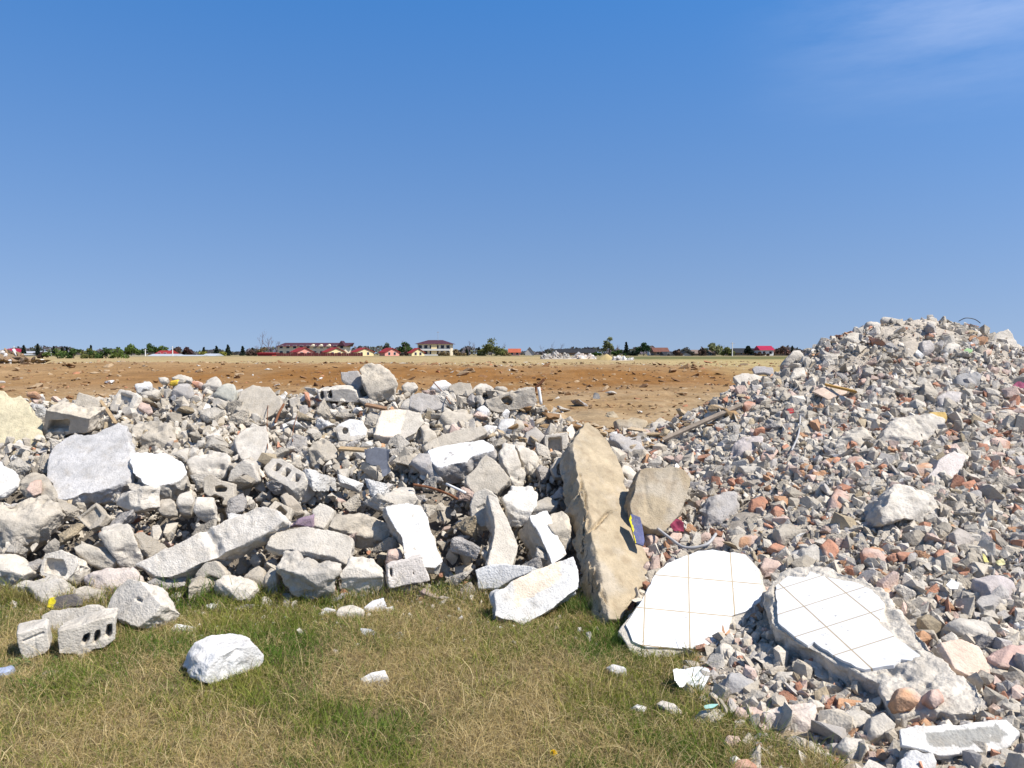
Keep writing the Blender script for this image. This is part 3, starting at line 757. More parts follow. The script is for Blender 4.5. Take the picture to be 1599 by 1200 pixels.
# ------------------------------------------------------------------ tiled wall pieces
def tile_mat(name, O, A, B):
    m, nt, b = newmat(name)
    tc = N(nt, 'ShaderNodeTexCoord')
    a, bb = np.array(A) - np.array(O), np.array(B) - np.array(O)
    inv = np.linalg.inv(np.array([a, bb]).T)
    lines = []; ids = []
    for row in inv:
        s = N(nt, 'ShaderNodeVectorMath', operation='SUBTRACT'); s.inputs[1].default_value = (O[0], O[1], 0)
        nt.links.new(tc.outputs['Object'], s.inputs[0])
        dt = N(nt, 'ShaderNodeVectorMath', operation='DOT_PRODUCT'); dt.inputs[1].default_value = (row[0], row[1], 0)
        nt.links.new(s.outputs[0], dt.inputs[0])
        fr = math_node(nt, 'FRACT', math_node(nt, 'ADD', dt.outputs['Value'], 50.5))
        lines.append(math_node(nt, 'ABSOLUTE', math_node(nt, 'SUBTRACT', fr, .5)))
        ids.append(math_node(nt, 'FLOOR', math_node(nt, 'ADD', dt.outputs['Value'], 50.0)))
    dmin = math_node(nt, 'MINIMUM', lines[0], lines[1])
    grout = maprange(nt, dmin, .010, .019, 1, 0)
    cm = N(nt, 'ShaderNodeCombineXYZ'); nt.links.new(ids[0], cm.inputs[0]); nt.links.new(ids[1], cm.inputs[1])
    wn = N(nt, 'ShaderNodeTexWhiteNoise'); nt.links.new(cm.outputs[0], wn.inputs['Vector'])
    base = mixc(nt, wn.outputs['Value'], (.70, .70, .69), (.77, .765, .75))
    n1 = maprange(nt, noise_node(nt, tc.outputs['Object'], 9, 6, .7), .52, .74, 0, .5)
    base = mixc(nt, n1, base, (.56, .50, .40))
    n2 = maprange(nt, noise_node(nt, tc.outputs['Object'], 38, 4, .6), .66, .72, 0, .8)
    base = mixc(nt, n2, base, (.30, .27, .24))
    gcol = mixc(nt, noise_node(nt, tc.outputs['Object'], 14, 3), (.26, .19, .11), (.56, .45, .30))
    nt.links.new(mixc(nt, grout, base, gcol), b.inputs['Base Color'])
    nt.links.new(maprange(nt, grout, 0, 1, .28, .9), b.inputs['Roughness'])
    bump(nt, b, math_node(nt, 'SUBTRACT', 1.0, grout), .15, .003)
    return m


def tiles(hero, poly, o_, a_, b_, label=None, thick=.008):
    f = hero['f']
    P = [f(q) for q in poly]
    if area2(P) < 0: P = P[::-1]
    P = ragged(P, .004, random.Random(3), .03)
    m = MB(); m.prism([(p[0], p[1], .014) for p in P], (0, 0, -thick - .01))
    o = m.build('tile_facing', tile_mat('white wall tiles', f(o_), f(a_), f(b_)), hero['o'])
    return tag(o, label)


H('slab', 'tilted chunk of wall faced with square white tiles in a clean grid', 'upright tiled slab', [(965, 986), (1000, 940), (1020, 900), (1040, 880), (1090, 862), (1112, 859), (1166, 868), (1187, 890), (1199, 925), (1193, 948), (1166, 967), (1147, 988), (1132, 1012), (1110, 1026), (1080, 1033), (1000, 1026), (983, 1016)], -6, 56, .09, 'L', lift=.12, flat=.0, anchor=(1080, 985), taper=.97, rag=.006)
tiles(HEROES[-1], [(977, 978), (1002, 941), (1022, 901), (1042, 882), (1090, 863), (1112, 861), (1164, 869), (1183, 891), (1191, 925), (1187, 942), (1163, 958), (1143, 964), (1138, 985), (1122, 1005), (1112, 1019), (1076, 1015), (1009, 1013), (988, 1004)], (1075, 905), (1143, 911), (1076, 959))
H('slab', 'heavy broken wall slab with white tiles and a grey cement side', 'heavy tiled slab', [(1198, 930), (1206, 908), (1222, 894), (1255, 888), (1300, 884), (1350, 904), (1377, 920), (1395, 950), (1430, 985), (1475, 1030), (1525, 1068), (1535, 1092), (1530, 1112), (1490, 1116), (1440, 1110), (1408, 1118), (1384, 1096), (1372, 1068), (1345, 1054), (1300, 1034), (1264, 1014), (1208, 978)], -55, 70, .22, 'L', lift=.22, flat=.0, anchor=(1300, 980), taper=1.0, rough=1.0, rag=.012, flatpoly=[(1208, 918), (1232, 900), (1292, 900), (1340, 910), (1386, 946), (1384, 966), (1400, 996), (1440, 1028), (1408, 1038), (1350, 1054), (1244, 1004), (1212, 976)])
tiles(HEROES[-1], [(1212, 918), (1232, 903), (1258, 906), (1266, 896), (1292, 905), (1338, 914), (1362, 925), (1382, 946), (1380, 966), (1372, 975), (1389, 990), (1400, 1000), (1438, 1028), (1424, 1036), (1408, 1034), (1396, 1043), (1352, 1050), (1338, 1046), (1300, 1026), (1272, 1006), (1262, 1012), (1244, 1000), (1216, 976)], (1291, 983), (1330, 1019), (1360, 961))
# ------------------------------------------------------------------ pieces on the mound at the right
H('chunk', 'smooth whitish boulder in the upper middle of the right mound', 'smooth whitish boulder', [(1311, 681), (1325, 665), (1345, 658), (1368, 662), (1377, 675), (1369, 692), (1346, 704), (1325, 701)], 8, 36, .2, 'L', lift=.1, rounding=5, flat=.8)
H('chunk', 'long pale boulder with a tan foam wedge behind it', 'long pale boulder', [(1371, 686), (1385, 665), (1410, 648), (1450, 640), (1476, 655), (1470, 680), (1440, 693), (1400, 704), (1378, 702)], 8, 38, .24, 'L', lift=.12, rounding=4, flat=.8)
H('chunk', 'mustard foam wedge poking out behind the long pale boulder', 'mustard foam wedge', [(1450, 640), (1478, 642), (1481, 655), (1463, 668), (1466, 655)], 5, 45, .04, (.52, .36, .13), name='foam_scrap', cat='foam scrap', lift=.16, rough=.5)
H('chunk', 'big arched pale boulder hollow underneath on the right mound', 'big arched boulder', [(1379, 800), (1390, 770), (1410, 751), (1435, 755), (1470, 775), (1489, 800), (1490, 837), (1465, 828), (1430, 813), (1400, 812), (1383, 816)], 12, 28, .26, 'L', lift=.16, flat=.8, rounding=3)
H('slab', 'flat pinkish grey slab above and right of the big arched boulder', 'flat pinkish grey slab', [(1448, 746), (1470, 714), (1490, 704), (1509, 711), (1501, 741), (1486, 758), (1468, 759)], 6, 44, .1, (.56, .50, .46), lift=.06)
H('chunk', 'pinkish grey trapezoid chunk on the left flank of the right mound', 'pinkish trapezoid chunk', [(1142, 711), (1150, 685), (1165, 677), (1193, 680), (1189, 706), (1166, 719), (1150, 718)], 4, 32, .14, (.52, .46, .43), lift=.07)
H('brick', 'dusty pink half brick beside the pinkish trapezoid chunk', 'dusty pink half brick', [(1184, 723), (1195, 698), (1212, 689), (1217, 705), (1201, 729)], 8, 35, .1, 'B', lift=.06)
H('chunk', 'grey-white piece below the pinkish trapezoid chunk', 'grey-white flank piece', [(1154, 726), (1185, 717), (1193, 746), (1170, 750)], 2, 32, .12, 'L', lift=.04)
H('chunk', 'crumpled grey lump on the lower left of the right mound', 'crumpled grey lump', [(1094, 791), (1115, 771), (1150, 769), (1152, 796), (1146, 822), (1110, 824), (1104, 801)], 6, 35, .15, 'G', rough=1.6, lift=.08)
H('chunk', 'pale pitted chunk left of the big arched boulder', 'pale pitted chunk', [(1214, 826), (1230, 811), (1260, 809), (1277, 828), (1266, 846), (1240, 854), (1220, 846)], 4, 38, .15, 'C', lift=.08)
H('chunk', 'knobbly pale stone below the pale pitted chunk', 'knobbly pale stone', [(1245, 868), (1258, 848), (1276, 844), (1289, 866), (1280, 884), (1255, 887)], 4, 36, .13, 'L', lift=.06)
H('chunk', 'tan-grey block right of the big arched boulder', 'tan-grey mound block', [(1489, 832), (1505, 819), (1528, 825), (1534, 846), (1515, 861), (1494, 853)], 6, 36, .13, (.48, .43, .38), lift=.08)
H('chunk', 'dark grey angular rock near the top of the right mound', 'dark angular rock', [(1497, 596), (1510, 580), (1530, 577), (1541, 600), (1531, 613), (1510, 609)], 8, 25, .16, (.34, .33, .32), lift=.08)
H('chunk', 'pinkish upright chunk under the top of the right mound', 'pinkish upright chunk', [(1470, 617), (1490, 604), (1506, 612), (1506, 636), (1490, 647), (1472, 641)], 5, 25, .14, (.55, .50, .46), lift=.06)
H('chunk', 'narrow grey upright chunk left of the pinkish upright chunk', 'narrow upright chunk', [(1438, 632), (1447, 598), (1460, 591), (1466, 610), (1463, 639)], 5, 20, .12, 'C', lift=.06)
H('slab', 'pale angular slab standing on the right shoulder of the mound', 'pale shoulder slab', [(1545, 529), (1560, 518), (1575, 514), (1589, 535), (1592, 551), (1570, 557), (1550, 541)], 5, 28, .14, 'L', lift=.05)
H('chunk', 'grey chunk at the very top left of the mound', 'top left peak chunk', [(1350, 513), (1355, 501), (1372, 499), (1378, 512), (1362, 522)], 0, 28, .12, 'L', lift=.04)
H('chunk', 'flat pale shard on the peak of the mound', 'flat peak shard', [(1377, 497), (1382, 491), (1408, 497), (1408, 506), (1390, 506)], 0, 34, .08, 'L', lift=.03)
H('chunk', 'pinkish oval stone below the peak beside a dark hollow', 'pinkish oval stone', [(1441, 548), (1447, 528), (1458, 528), (1462, 546), (1454, 560), (1444, 557)], 8, 20, .13, (.55, .50, .46), lift=.09)
H('chunk', 'pale block below the right end of the peak', 'pale block below peak', [(1474, 548), (1482, 534), (1500, 532), (1506, 550), (1492, 556)], 5, 28, .12, 'L', lift=.05)
H('chunk', 'pale chunk on the upper left edge of the mound against the sky', 'sky-edge pale chunk', [(1314, 532), (1325, 518), (1343, 517), (1349, 532), (1335, 541)], 5, 28, .12, 'L', lift=.04)
H('chunk', 'pale boulder on the left ridge of the mound', 'left ridge boulder', [(1225, 566), (1240, 545), (1254, 541), (1257, 560), (1240, 571)], 8, 28, .14, 'L', lift=.05)
H('chunk', 'pyramid-shaped pale stone below the left ridge boulder', 'pyramid-shaped stone', [(1232, 593), (1246, 570), (1258, 572), (1263, 591), (1248, 596)], 8, 28, .13, 'L', lift=.07)
H('slab', 'flat grey plate jutting from the left ridge of the mound', 'jutting grey plate', [(1174, 576), (1180, 571), (1208, 574), (1211, 589), (1195, 583), (1178, 584)], -5, 30, .05, (.44, .41, .39), lift=.04)
H('slab', 'pale flat slab low on the left ridge of the mound', 'low ridge slab', [(1144, 588), (1160, 582), (1196, 587), (1190, 599), (1156, 602)], 0, 45, .08, 'L', lift=.05)
H('slab', 'flat peach board with a yellow edge on the upper left slope', 'peach board', [(1267, 611), (1305, 599), (1326, 612), (1293, 624)], 0, 58, .025, (.66, .52, .42), lift=.08, rough=.4)
H('slab', 'peach plaster plate with an ochre edge beside the heavy tiled slab', 'peach plaster plate', [(1468, 1004), (1500, 997), (1530, 1010), (1546, 1040), (1547, 1072), (1525, 1062), (1490, 1044)], 14, 50, .05, (.70, .54, .43), lift=.10, rough=.5, flat=.2)
H('brick', 'large dusty pink brick at the right edge by the peach plaster plate', 'large dusty edge brick', [(1549, 1022), (1568, 1008), (1625, 996), (1630, 1040), (1590, 1046), (1562, 1041)], 10, 45, .12, (.60, .42, .36), lift=.09)
H('chunk', 'tan-topped wedge with a purple shaded side near the right edge', 'purple-sided wedge', [(1526, 897), (1545, 891), (1580, 905), (1597, 925), (1571, 937), (1549, 922)], 24, 58, .1, (.52, .46, .43), lift=.11, flat=.2)
H('chunk', 'bluish grey cube below the purple-sided wedge', 'bluish grey cube', [(1523, 940), (1535, 927), (1560, 926), (1578, 938), (1570, 957), (1545, 960)], 5, 45, .1, 'G', lift=.07)
H('chunk', 'long pale rounded chunk left of the large dusty edge brick', 'long rounded mound chunk', [(1484, 971), (1510, 955), (1545, 974), (1561, 1000), (1546, 1012), (1515, 991)], 8, 45, .14, 'L', lift=.07, rounding=4)
H('chunk', 'pinkish square block in the foreground rubble left of the heavy tiled slab', 'pinkish square block', [(1195, 1106), (1240, 1094), (1276, 1091), (1282, 1110), (1266, 1147), (1235, 1153), (1204, 1142)], 4, 40, .15, (.62, .53, .46), lift=.09)
H('chunk', 'pale oblong stone at the grass edge of the foreground rubble', 'pale oblong edge stone', [(1078, 1124), (1095, 1108), (1125, 1100), (1144, 1106), (1140, 1124), (1110, 1136), (1088, 1134)], 4, 40, .12, 'L', lift=.06, rounding=4)
H('chunk', 'upright rectangular stone under the corner of the upright tiled slab', 'rectangular stone under tiles', [(1124, 1010), (1130, 1001), (1147, 1003), (1150, 1045), (1128, 1047)], 4, 34, .1, 'L', lift=.05)
H('chunk', 'grey square stone between the two tiled slabs', 'grey stone between tiles', [(1133, 1068), (1142, 1048), (1172, 1044), (1181, 1062), (1172, 1082), (1140, 1082)], 4, 42, .12, (.42, .40, .38), lift=.06)
H('chunk', 'pale stone under the shaded edge of the heavy tiled slab', 'stone under tiled edge', [(1208, 1062), (1218, 1046), (1240, 1047), (1248, 1062), (1232, 1073)], 4, 42, .1, 'L', lift=.04)
H('chunk', 'pale boulder with grey holes in the bottom foreground rubble', 'holed foreground boulder', [(1355, 1150), (1365, 1118), (1385, 1110), (1400, 1130), (1396, 1155), (1372, 1168)], 6, 38, .12, 'L', lift=.07)
H('chunk', 'grey-white stone left of the holed foreground boulder', 'grey-white foreground stone', [(1318, 1122), (1330, 1105), (1352, 1108), (1364, 1124), (1348, 1136), (1328, 1134)], 6, 42, .1, 'L', lift=.06)
H('chunk', 'pale angular stone at the bottom right of the foreground rubble', 'bottom angular stone', [(1312, 1165), (1326, 1148), (1352, 1152), (1360, 1180), (1334, 1186)], 6, 42, .11, 'L', lift=.06)
H('chunk', 'pale stone beside the crushed plastic bag', 'stone by plastic bag', [(1108, 1082), (1120, 1075), (1132, 1082), (1130, 1098), (1114, 1099)], 6, 42, .08, 'L', lift=.04)
H('slab', 'long white cement trough with a grey inside lying at the bottom right', 'white cement trough', [(1404, 1138), (1430, 1131), (1500, 1131), (1572, 1124), (1594, 1144), (1578, 1166), (1562, 1172), (1470, 1182), (1436, 1170), (1408, 1164)], 4, 52, .05, 'W', paint=[(1446, 1143), (1500, 1140), (1556, 1132), (1574, 1146), (1560, 1160), (1500, 1166), (1452, 1164)], pcol=(.36, .35, .32), lift=.12, flat=.2, name='cement_trough', cat='cement trough', taper=.98)
H('chunk', 'white plaster lump in front of the white cement trough', 'white plaster lump', [(1410, 1200), (1412, 1184), (1430, 1168), (1458, 1170), (1472, 1190), (1474, 1215), (1415, 1220)], 4, 42, .1, 'W', lift=.10, rough=1.6)
H('brick', 'orange brick stump broken off at the lower edge of the heavy tiled slab', 'brick stump at slab edge', [(1398, 1092), (1408, 1074), (1430, 1070), (1440, 1088), (1432, 1106), (1408, 1108)], 4, 40, .1, 'O', lift=.20)
H('brick', 'red brick end under the lower right of the heavy tiled slab', 'brick end under slab', [(1450, 1092), (1458, 1074), (1472, 1072), (1476, 1096), (1462, 1106)], 4, 40, .1, 'B', lift=.18)
BR = [
    ('plump orange brick half left of the pinkish brick pair', 'plump brick half', [(1347, 860), (1352, 853), (1375, 856), (1390, 872), (1385, 893), (1360, 888), (1348, 880)], 'B'),
    ('round-edged pink brick right of the plump orange brick half', 'round-edged pink brick', [(1462, 862), (1470, 853), (1488, 854), (1501, 872), (1498, 888), (1475, 888), (1464, 876)], 'B'),
    ('orange brick end above the heavy tiled slab', 'orange brick end', [(1284, 850), (1297, 838), (1312, 848), (1319, 872), (1302, 878), (1288, 866)], 'B'),
    ('pink brick cube below the smooth whitish boulder', 'pink brick cube', [(1322, 716), (1328, 709), (1350, 712), (1350, 732), (1330, 736)], 'B'),
    ('tall orange-sided brick left of the big arched boulder', 'tall orange-sided brick', [(1299, 775), (1312, 756), (1326, 768), (1331, 790), (1312, 797), (1300, 790)], 'B'),
    ('tan brick leaning on the right edge of the heavy tiled slab', 'tan brick on tiled slab', [(1361, 925), (1378, 920), (1393, 914), (1400, 930), (1394, 940), (1372, 936)], 'O'),
    ('tan-topped brick left of the flat pinkish grey slab', 'tan-topped brick', [(1427, 739), (1434, 720), (1464, 717), (1466, 734), (1448, 744)], 'O'),
    ('vivid red brick corner near the right edge of the mound', 'vivid red brick corner', [(1546, 700), (1548, 684), (1565, 678), (1580, 690), (1578, 702), (1560, 706)], 'B'),
    ('small orange brick left of the vivid red brick corner', 'small orange corner brick', [(1527, 702), (1530, 690), (1544, 692), (1546, 704), (1536, 708)], 'B'),
    ('small red brick between the plump orange brick and round-edged pink brick', 'small red brick between', [(1401, 862), (1407, 858), (1428, 862), (1425, 884), (1410, 882)], 'B'),
    ('square pink brick in the left middle of the mound', 'square pink brick', [(1174, 792), (1176, 775), (1192, 772), (1200, 784), (1194, 800), (1180, 799)], 'B'),
    ('angular orange brick right of the square pink brick', 'angular orange brick', [(1206, 794), (1214, 786), (1228, 798), (1226, 812), (1210, 808)], 'B'),
    ('dusty brick wedge right above the upright tiled slab', 'dusty brick wedge', [(1188, 885), (1197, 868), (1218, 874), (1226, 890), (1208, 905), (1192, 900)], 'P'),
    ('deep red brick slice above the dusty brick wedge', 'deep red brick slice', [(1204, 852), (1214, 842), (1232, 856), (1240, 868), (1222, 864)], 'B'),
    ('bright orange split brick above the upright tiled slab', 'bright split brick', [(1146, 848), (1160, 833), (1182, 828), (1188, 846), (1172, 858), (1150, 860)], 'O'),
    ('pink brick block above the upright tiled slab', 'pink block above tiles', [(1108, 850), (1112, 836), (1130, 835), (1134, 858), (1118, 863)], 'P'),
    ('pink brick with mortar at the left foot of the upright tiled slab', 'pink mortar brick', [(1004, 885), (1012, 874), (1024, 876), (1028, 888), (1014, 898)], 'P'),
    ('two-tone orange brick beside the blue-grey plastic strip', 'two-tone brick by strip', [(1044, 838), (1054, 826), (1066, 832), (1066, 846), (1052, 850)], 'O'),
    ('pale pink brick stub between the plastic strip and the white cable', 'pale pink brick stub', [(1012, 834), (1018, 826), (1028, 834), (1032, 852), (1018, 856)], 'P'),
    ('large pink brick in the foreground rubble beside the pinkish square block', 'large pink foreground brick', [(1144, 1118), (1152, 1101), (1190, 1098), (1197, 1118), (1188, 1136), (1146, 1134)], 'P'),
    ('orange brick lump in the bottom rubble at the grass edge', 'orange edge brick', [(1129, 1158), (1136, 1147), (1156, 1147), (1160, 1165), (1148, 1174), (1134, 1168)], 'O'),
    ('pink brick at the bottom edge of the picture beside the grass', 'pink bottom brick', [(1140, 1196), (1152, 1186), (1168, 1184), (1184, 1196), (1180, 1212), (1144, 1212)], 'B'),
    ('orange brick shard on the bare field behind the yellow-stained slab', 'orange field brick', [(38, 617), (40, 610), (52, 608), (58, 613), (54, 618)], 'O'),
    ('terracotta brick flat on the left ridge of the mound', 'terracotta ridge brick', [(1160, 630), (1172, 621), (1184, 628), (1180, 639), (1168, 640)], 'B'),
    ('dark red painted brick end on the left slope of the mound', 'dark red painted end', [(1227, 655), (1232, 636), (1240, 634), (1241, 646), (1230, 658)], (.30, .02, .03)),
    ('red brick chip on the upper slope below the peak', 'red upper chip', [(1344, 598), (1348, 587), (1357, 588), (1359, 596), (1352, 600)], 'B'),
    ('orange brick chip on the right shoulder of the mound', 'orange shoulder chip', [(1533, 550), (1540, 542), (1552, 544), (1550, 552), (1540, 555)], 'O'),
]
for lab, ref, poly, col in BR:
    H('brick', lab, ref, poly, RS.uniform(-10, 20), RS.uniform(30, 45), .09, col, lift=.05, rag=.004, rough=.7, taper=.98)
# ------------------------------------------------------------------ worn stone shapes for the smaller rubble
def hull_pts(rng, n, box):
    pts = []
    for _ in range(n):
        d = Vector((rng.gauss(0, 1), rng.gauss(0, 1), rng.gauss(0, 1))).normalized()
        p = rng.choice((3, 5, 9))
        s = (abs(d.x) ** p + abs(d.y) ** p + abs(d.z) ** p) ** (1 / p)
        pts.append(Vector((d.x * box[0], d.y * box[1], d.z * box[2])) / s * rng.uniform(.82, 1))
    return pts


def hull_arrays(rng, n, box):
    bm = bmesh.new()
    for p in hull_pts(rng, n, box): bm.verts.new(p)
    r = bmesh.ops.convex_hull(bm, input=bm.verts[:])
    bmesh.ops.delete(bm, geom=list({g for g in r['geom_interior'] + r['geom_unused'] if isinstance(g, bmesh.types.BMVert)}), context='VERTS')
    bmesh.ops.triangulate(bm, faces=bm.faces[:]); bm.verts.index_update()
    V = np.array([x.co[:] for x in bm.verts]); F = np.array([[x.index for x in f.verts] for f in bm.faces]); bm.free()
    return V, F


ROCKS = []
for i in range(26):
    rng = random.Random(100 + i)
    box = (1, rng.uniform(.6, .95), rng.uniform(.4, .75))
    V, F = hull_arrays(rng, rng.choice((8, 9, 11, 13)), box)
    me, co, ed = voxelise(V, F.tolist(), .05)
    co = smooth_np(co, ed, 1)
    nn = normals_np(me, co)
    co = co + nn * (.05 * fbm(co * 2.2 + i, i, 2) + .025 * fbm(co * 6 + i, i + 50, 2) + .010 * fbm(co * 15, i, 2))[:, None]
    me.vertices.foreach_set('co', co.astype(np.float32).ravel())
    me.polygons.foreach_set('use_smooth', np.ones(len(me.polygons), bool)); me.update()
    me.materials.append(M_ROCK_COPY); me.name = 'stone'
    ROCKS.append(me)

REFX = np.array([h['u'] for h in HEROES]); REFY = np.array([h['v'] for h in HEROES])
USED = set()
TONES = {'L': 'pale', 'C': 'grey', 'G': 'bluish grey', 'T': 'sandy', 'P': 'pinkish', 'B': 'red', 'O': 'orange', 'W': 'white'}


def where_label(head, u, v):
    """a phrase that places a small piece by the nearest large ones"""
    d = np.hypot(REFX - u, (REFY - v) * 1.3)
    order = np.argsort(d)[:9]
    def rel(k):
        h = HEROES[k]; dx, dy = u - h['u'], v - h['v']
        if abs(dx) > abs(dy) * 1.2: return 'just right of' if dx > 0 else 'just left of'
        return 'just below' if dy > 0 else 'just above'
    opts = [f"{head} {rel(k)} the {HEROES[k]['ref']}" for k in order[:3]]
    for a in range(6):
        for b in range(a + 1, 6):
            opts.append(f"{head} between the {HEROES[order[a]]['ref']} and the {HEROES[order[b]]['ref']}")
    for k in order[:4]:
        for k2 in order[:6]:
            if k != k2: opts.append(f"{head} {rel(k)[5:]} the {HEROES[k]['ref']} and {rel(k2)[5:]} the {HEROES[k2]['ref']}")
    for s in opts:
        if s not in USED and len(s.split()) <= 16:
            USED.add(s); return s
    return None


def rubble_points(n, seed, u0=-60, u1=1660, v0=488, v1=1230):
    rs = np.random.RandomState(seed)
    out = []
    while len(out) < n:
        u, v = rs.uniform(u0, u1), rs.uniform(v0, v1)
        P = hit(u, v)
        if P.y > 8.6: continue
        if abs(P.z - float(surf(P.x, P.y)[0])) > .03: continue
        h = float(heap([P.x], [P.y])[0])
        if h < .03: continue
        if rs.rand() > (P.y / 8.0) ** 1.3 + .12: continue
        out.append((u, v, P, h))
    return out


HP = [h['poly'] for h in HEROES]
HB = np.array([[min(p[0] for p in q), max(p[0] for p in q), min(p[1] for p in q), max(p[1] for p in q)] for q in HP])


def in_heroes(u, v, m=0):
    k = np.where((HB[:, 0] - m < u) & (HB[:, 1] + m > u) & (HB[:, 2] - m < v) & (HB[:, 3] + m > v))[0]
    return any(poly_in(u, v, HP[i]) for i in k)


def stone(name, cat, label, group, P, r, col, rs, sink=.2, flat=1.0):
    me = ROCKS[rs.randint(len(ROCKS))]
    o = bpy.data.objects.new(name, me); COL.objects.link(o)
    o.scale = (r * rs.uniform(.85, 1.25), r * rs.uniform(.8, 1.1), r * rs.uniform(.75, 1.1) * flat)
    o.rotation_euler = (rs.uniform(-.6, .6), rs.uniform(-.6, .6), rs.uniform(0, 6.28))
    o.location = (P[0], P[1], P[2] - sink * r)
    c = np.array(PAL[col]) * rs.uniform(.8, 1.12)
    o.color = (*[float(x) for x in c], 1)
    return tag(o, label, cat, group)


rs = np.random.RandomState(77)
placed = []; nmid = {'c': 0, 'b': 0}
cand = rubble_points(5200, 5)
cand = [(*c, rs.lognormal(0, .38)) for c in cand]
cand.sort(key=lambda c: -c[4])
MAXC, MAXB = 300 - sum(1 for h in HEROES if h['o'].get('category') == 'concrete chunk'), 70
for u, v, P, h, sz in cand:
    left = P.x < .45 + .10 * (P.y - 5)
    r = (.066 if left else .050) * min(sz, 2.2)
    if h < .10: r *= .7
    px = r * 1200 / P.y
    if in_heroes(u, v, 2): continue
    brick = (not left) and rs.rand() < (.28 if P.y < 6.2 else .08)
    if brick: r = min(r, .065)
    if any((P.x - q[0]) ** 2 + (P.y - q[1]) ** 2 + (P.z - q[2]) ** 2 < (.78 * (r + q[3])) ** 2 for q in placed): continue
    if brick and nmid['b'] >= MAXB: continue
    if not brick and nmid['c'] >= MAXC: continue
    if -20 < u < 1620 and v < 1215:
        col = rs.choice(['B', 'B', 'O', 'P']) if brick else rs.choice(['L', 'C', 'L', 'C', 'L', 'L', 'W', 'C', 'G', 'P', 'T'] if left else ['L', 'C', 'C', 'C', 'G', 'P', 'L'])
        size = 'big' if px > 17 else ('mid-sized' if px > 10 else 'little')
        noun = 'brick lump' if brick else 'concrete chunk'
        lab = where_label(f'{size} {TONES[col]} {noun}', u, v)
        if lab is None: continue
        stone('brick_fragment' if brick else 'concrete_chunk', 'brick fragment' if brick else 'concrete chunk', lab,
              'brick pieces in the rubble' if brick else 'broken concrete in the rubble', P, r, col, rs, sink=.25)
        placed.append((P.x, P.y, P.z, r)); nmid['b' if brick else 'c'] += 1
print('MID', nmid, 'HEROES', len(HEROES))
for h in HEROES:
    o = h['o']
    if 'group' not in o.keys() and o['category'] in ('concrete chunk', 'brick fragment', 'hollow block', 'concrete slab', 'concrete beam'):
        o['group'] = {'concrete chunk': 'broken concrete in the rubble', 'brick fragment': 'brick pieces in the rubble', 'hollow block': 'hollow blocks in the rubble',
                      'concrete slab': 'broken slabs in the rubble', 'concrete beam': 'broken concrete beams'}[o['category']]

# ------------------------------------------------------------------ the loose small rubble: one mass
HULLS = [hull_arrays(random.Random(500 + i), random.Random(i).choice((9, 11, 13, 16, 18)), (1, random.Random(i).uniform(.55, 1), random.Random(i + 9).uniform(.35, .8))) for i in range(60)]


def rot_np(rs, n, tilt=6.28):
    a, b, c = rs.uniform(-tilt, tilt, n), rs.uniform(-tilt, tilt, n), rs.uniform(0, 6.28, n)
    ca, sa, cb, sb, cc, sc = np.cos(a), np.sin(a), np.cos(b), np.sin(b), np.cos(c), np.sin(c)
    M = np.empty((n, 3, 3))
    M[:, 0, 0] = cb * cc; M[:, 0, 1] = sa * sb * cc - ca * sc; M[:, 0, 2] = ca * sb * cc + sa * sc
    M[:, 1, 0] = cb * sc; M[:, 1, 1] = sa * sb * sc + ca * cc; M[:, 1, 2] = ca * sb * sc - sa * cc
    M[:, 2, 0] = -sb; M[:, 2, 1] = sa * cb; M[:, 2, 2] = ca * cb
    return M


def scatter(name, P, r, C, rs, mat, kind='stuff', tilt=6.28, squash=1.0):
    n = len(P); which = rs.randint(0, len(HULLS), n); Rm = rot_np(rs, n, tilt)
    Vs, Fs, Cs, base = [], [], [], 0
    for k, (V, F) in enumerate(HULLS):
        idx = np.where(which == k)[0]
        if not len(idx): continue
        S = r[idx, None, None] * rs.uniform(.75, 1.25, (len(idx), 1, 3)) * np.array([1, 1, squash])
        W = np.einsum('nij,nvj->nvi', Rm[idx], V[None] * S) + P[idx][:, None]
        Vs.append(W.reshape(-1, 3))
        Fs.append((F[None] + (base + np.arange(len(idx)) * len(V))[:, None, None]).reshape(-1, 3))
        Cs.append(np.repeat(C[idx], len(V), 0)); base += len(idx) * len(V)
    me = mesh_np(name, np.concatenate(Vs), np.concatenate(Fs), False, np.concatenate(Cs))
    return link(name, me, mat)


def rubble_xy(n, seed):
    """even spread over the parts of the heaps that face the grass"""
    rs = np.random.RandomState(seed); X = []; Y = []
    while sum(map(len, X)) < n:
        x, y = rs.uniform(-8.5, 10.5, 60000), rs.uniform(1.9, 8.7, 60000)
        ok = (np.abs(x) < y * .9 + 1.2) & (heap(x, y) > .012)
        h = heap(x, y); ok &= (rs.rand(60000) < np.clip(h / .05, .7, 1)) & ((x > .45 + .1 * (y - 5)) | (y > 6.3) | (rs.rand(60000) < .33))
        X.append(x[ok]); Y.append(y[ok])
    return np.concatenate(X)[:n], np.concatenate(Y)[:n]


NS = 68000
x, y = rubble_xy(NS, 21)


def settled(x, y, rs_):
    """dust settles in patches that hide most stones of the right mound"""
    q = fbm(np.stack([x * 1.3, y * 1.3, x * 0], 1), 91, 3)
    return (rs_.rand(len(x)) < np.clip(1.05 - 1.5 * np.clip(q - .12, 0, 1), .12, 1)) | (x < .5 + .1 * (y - 5))


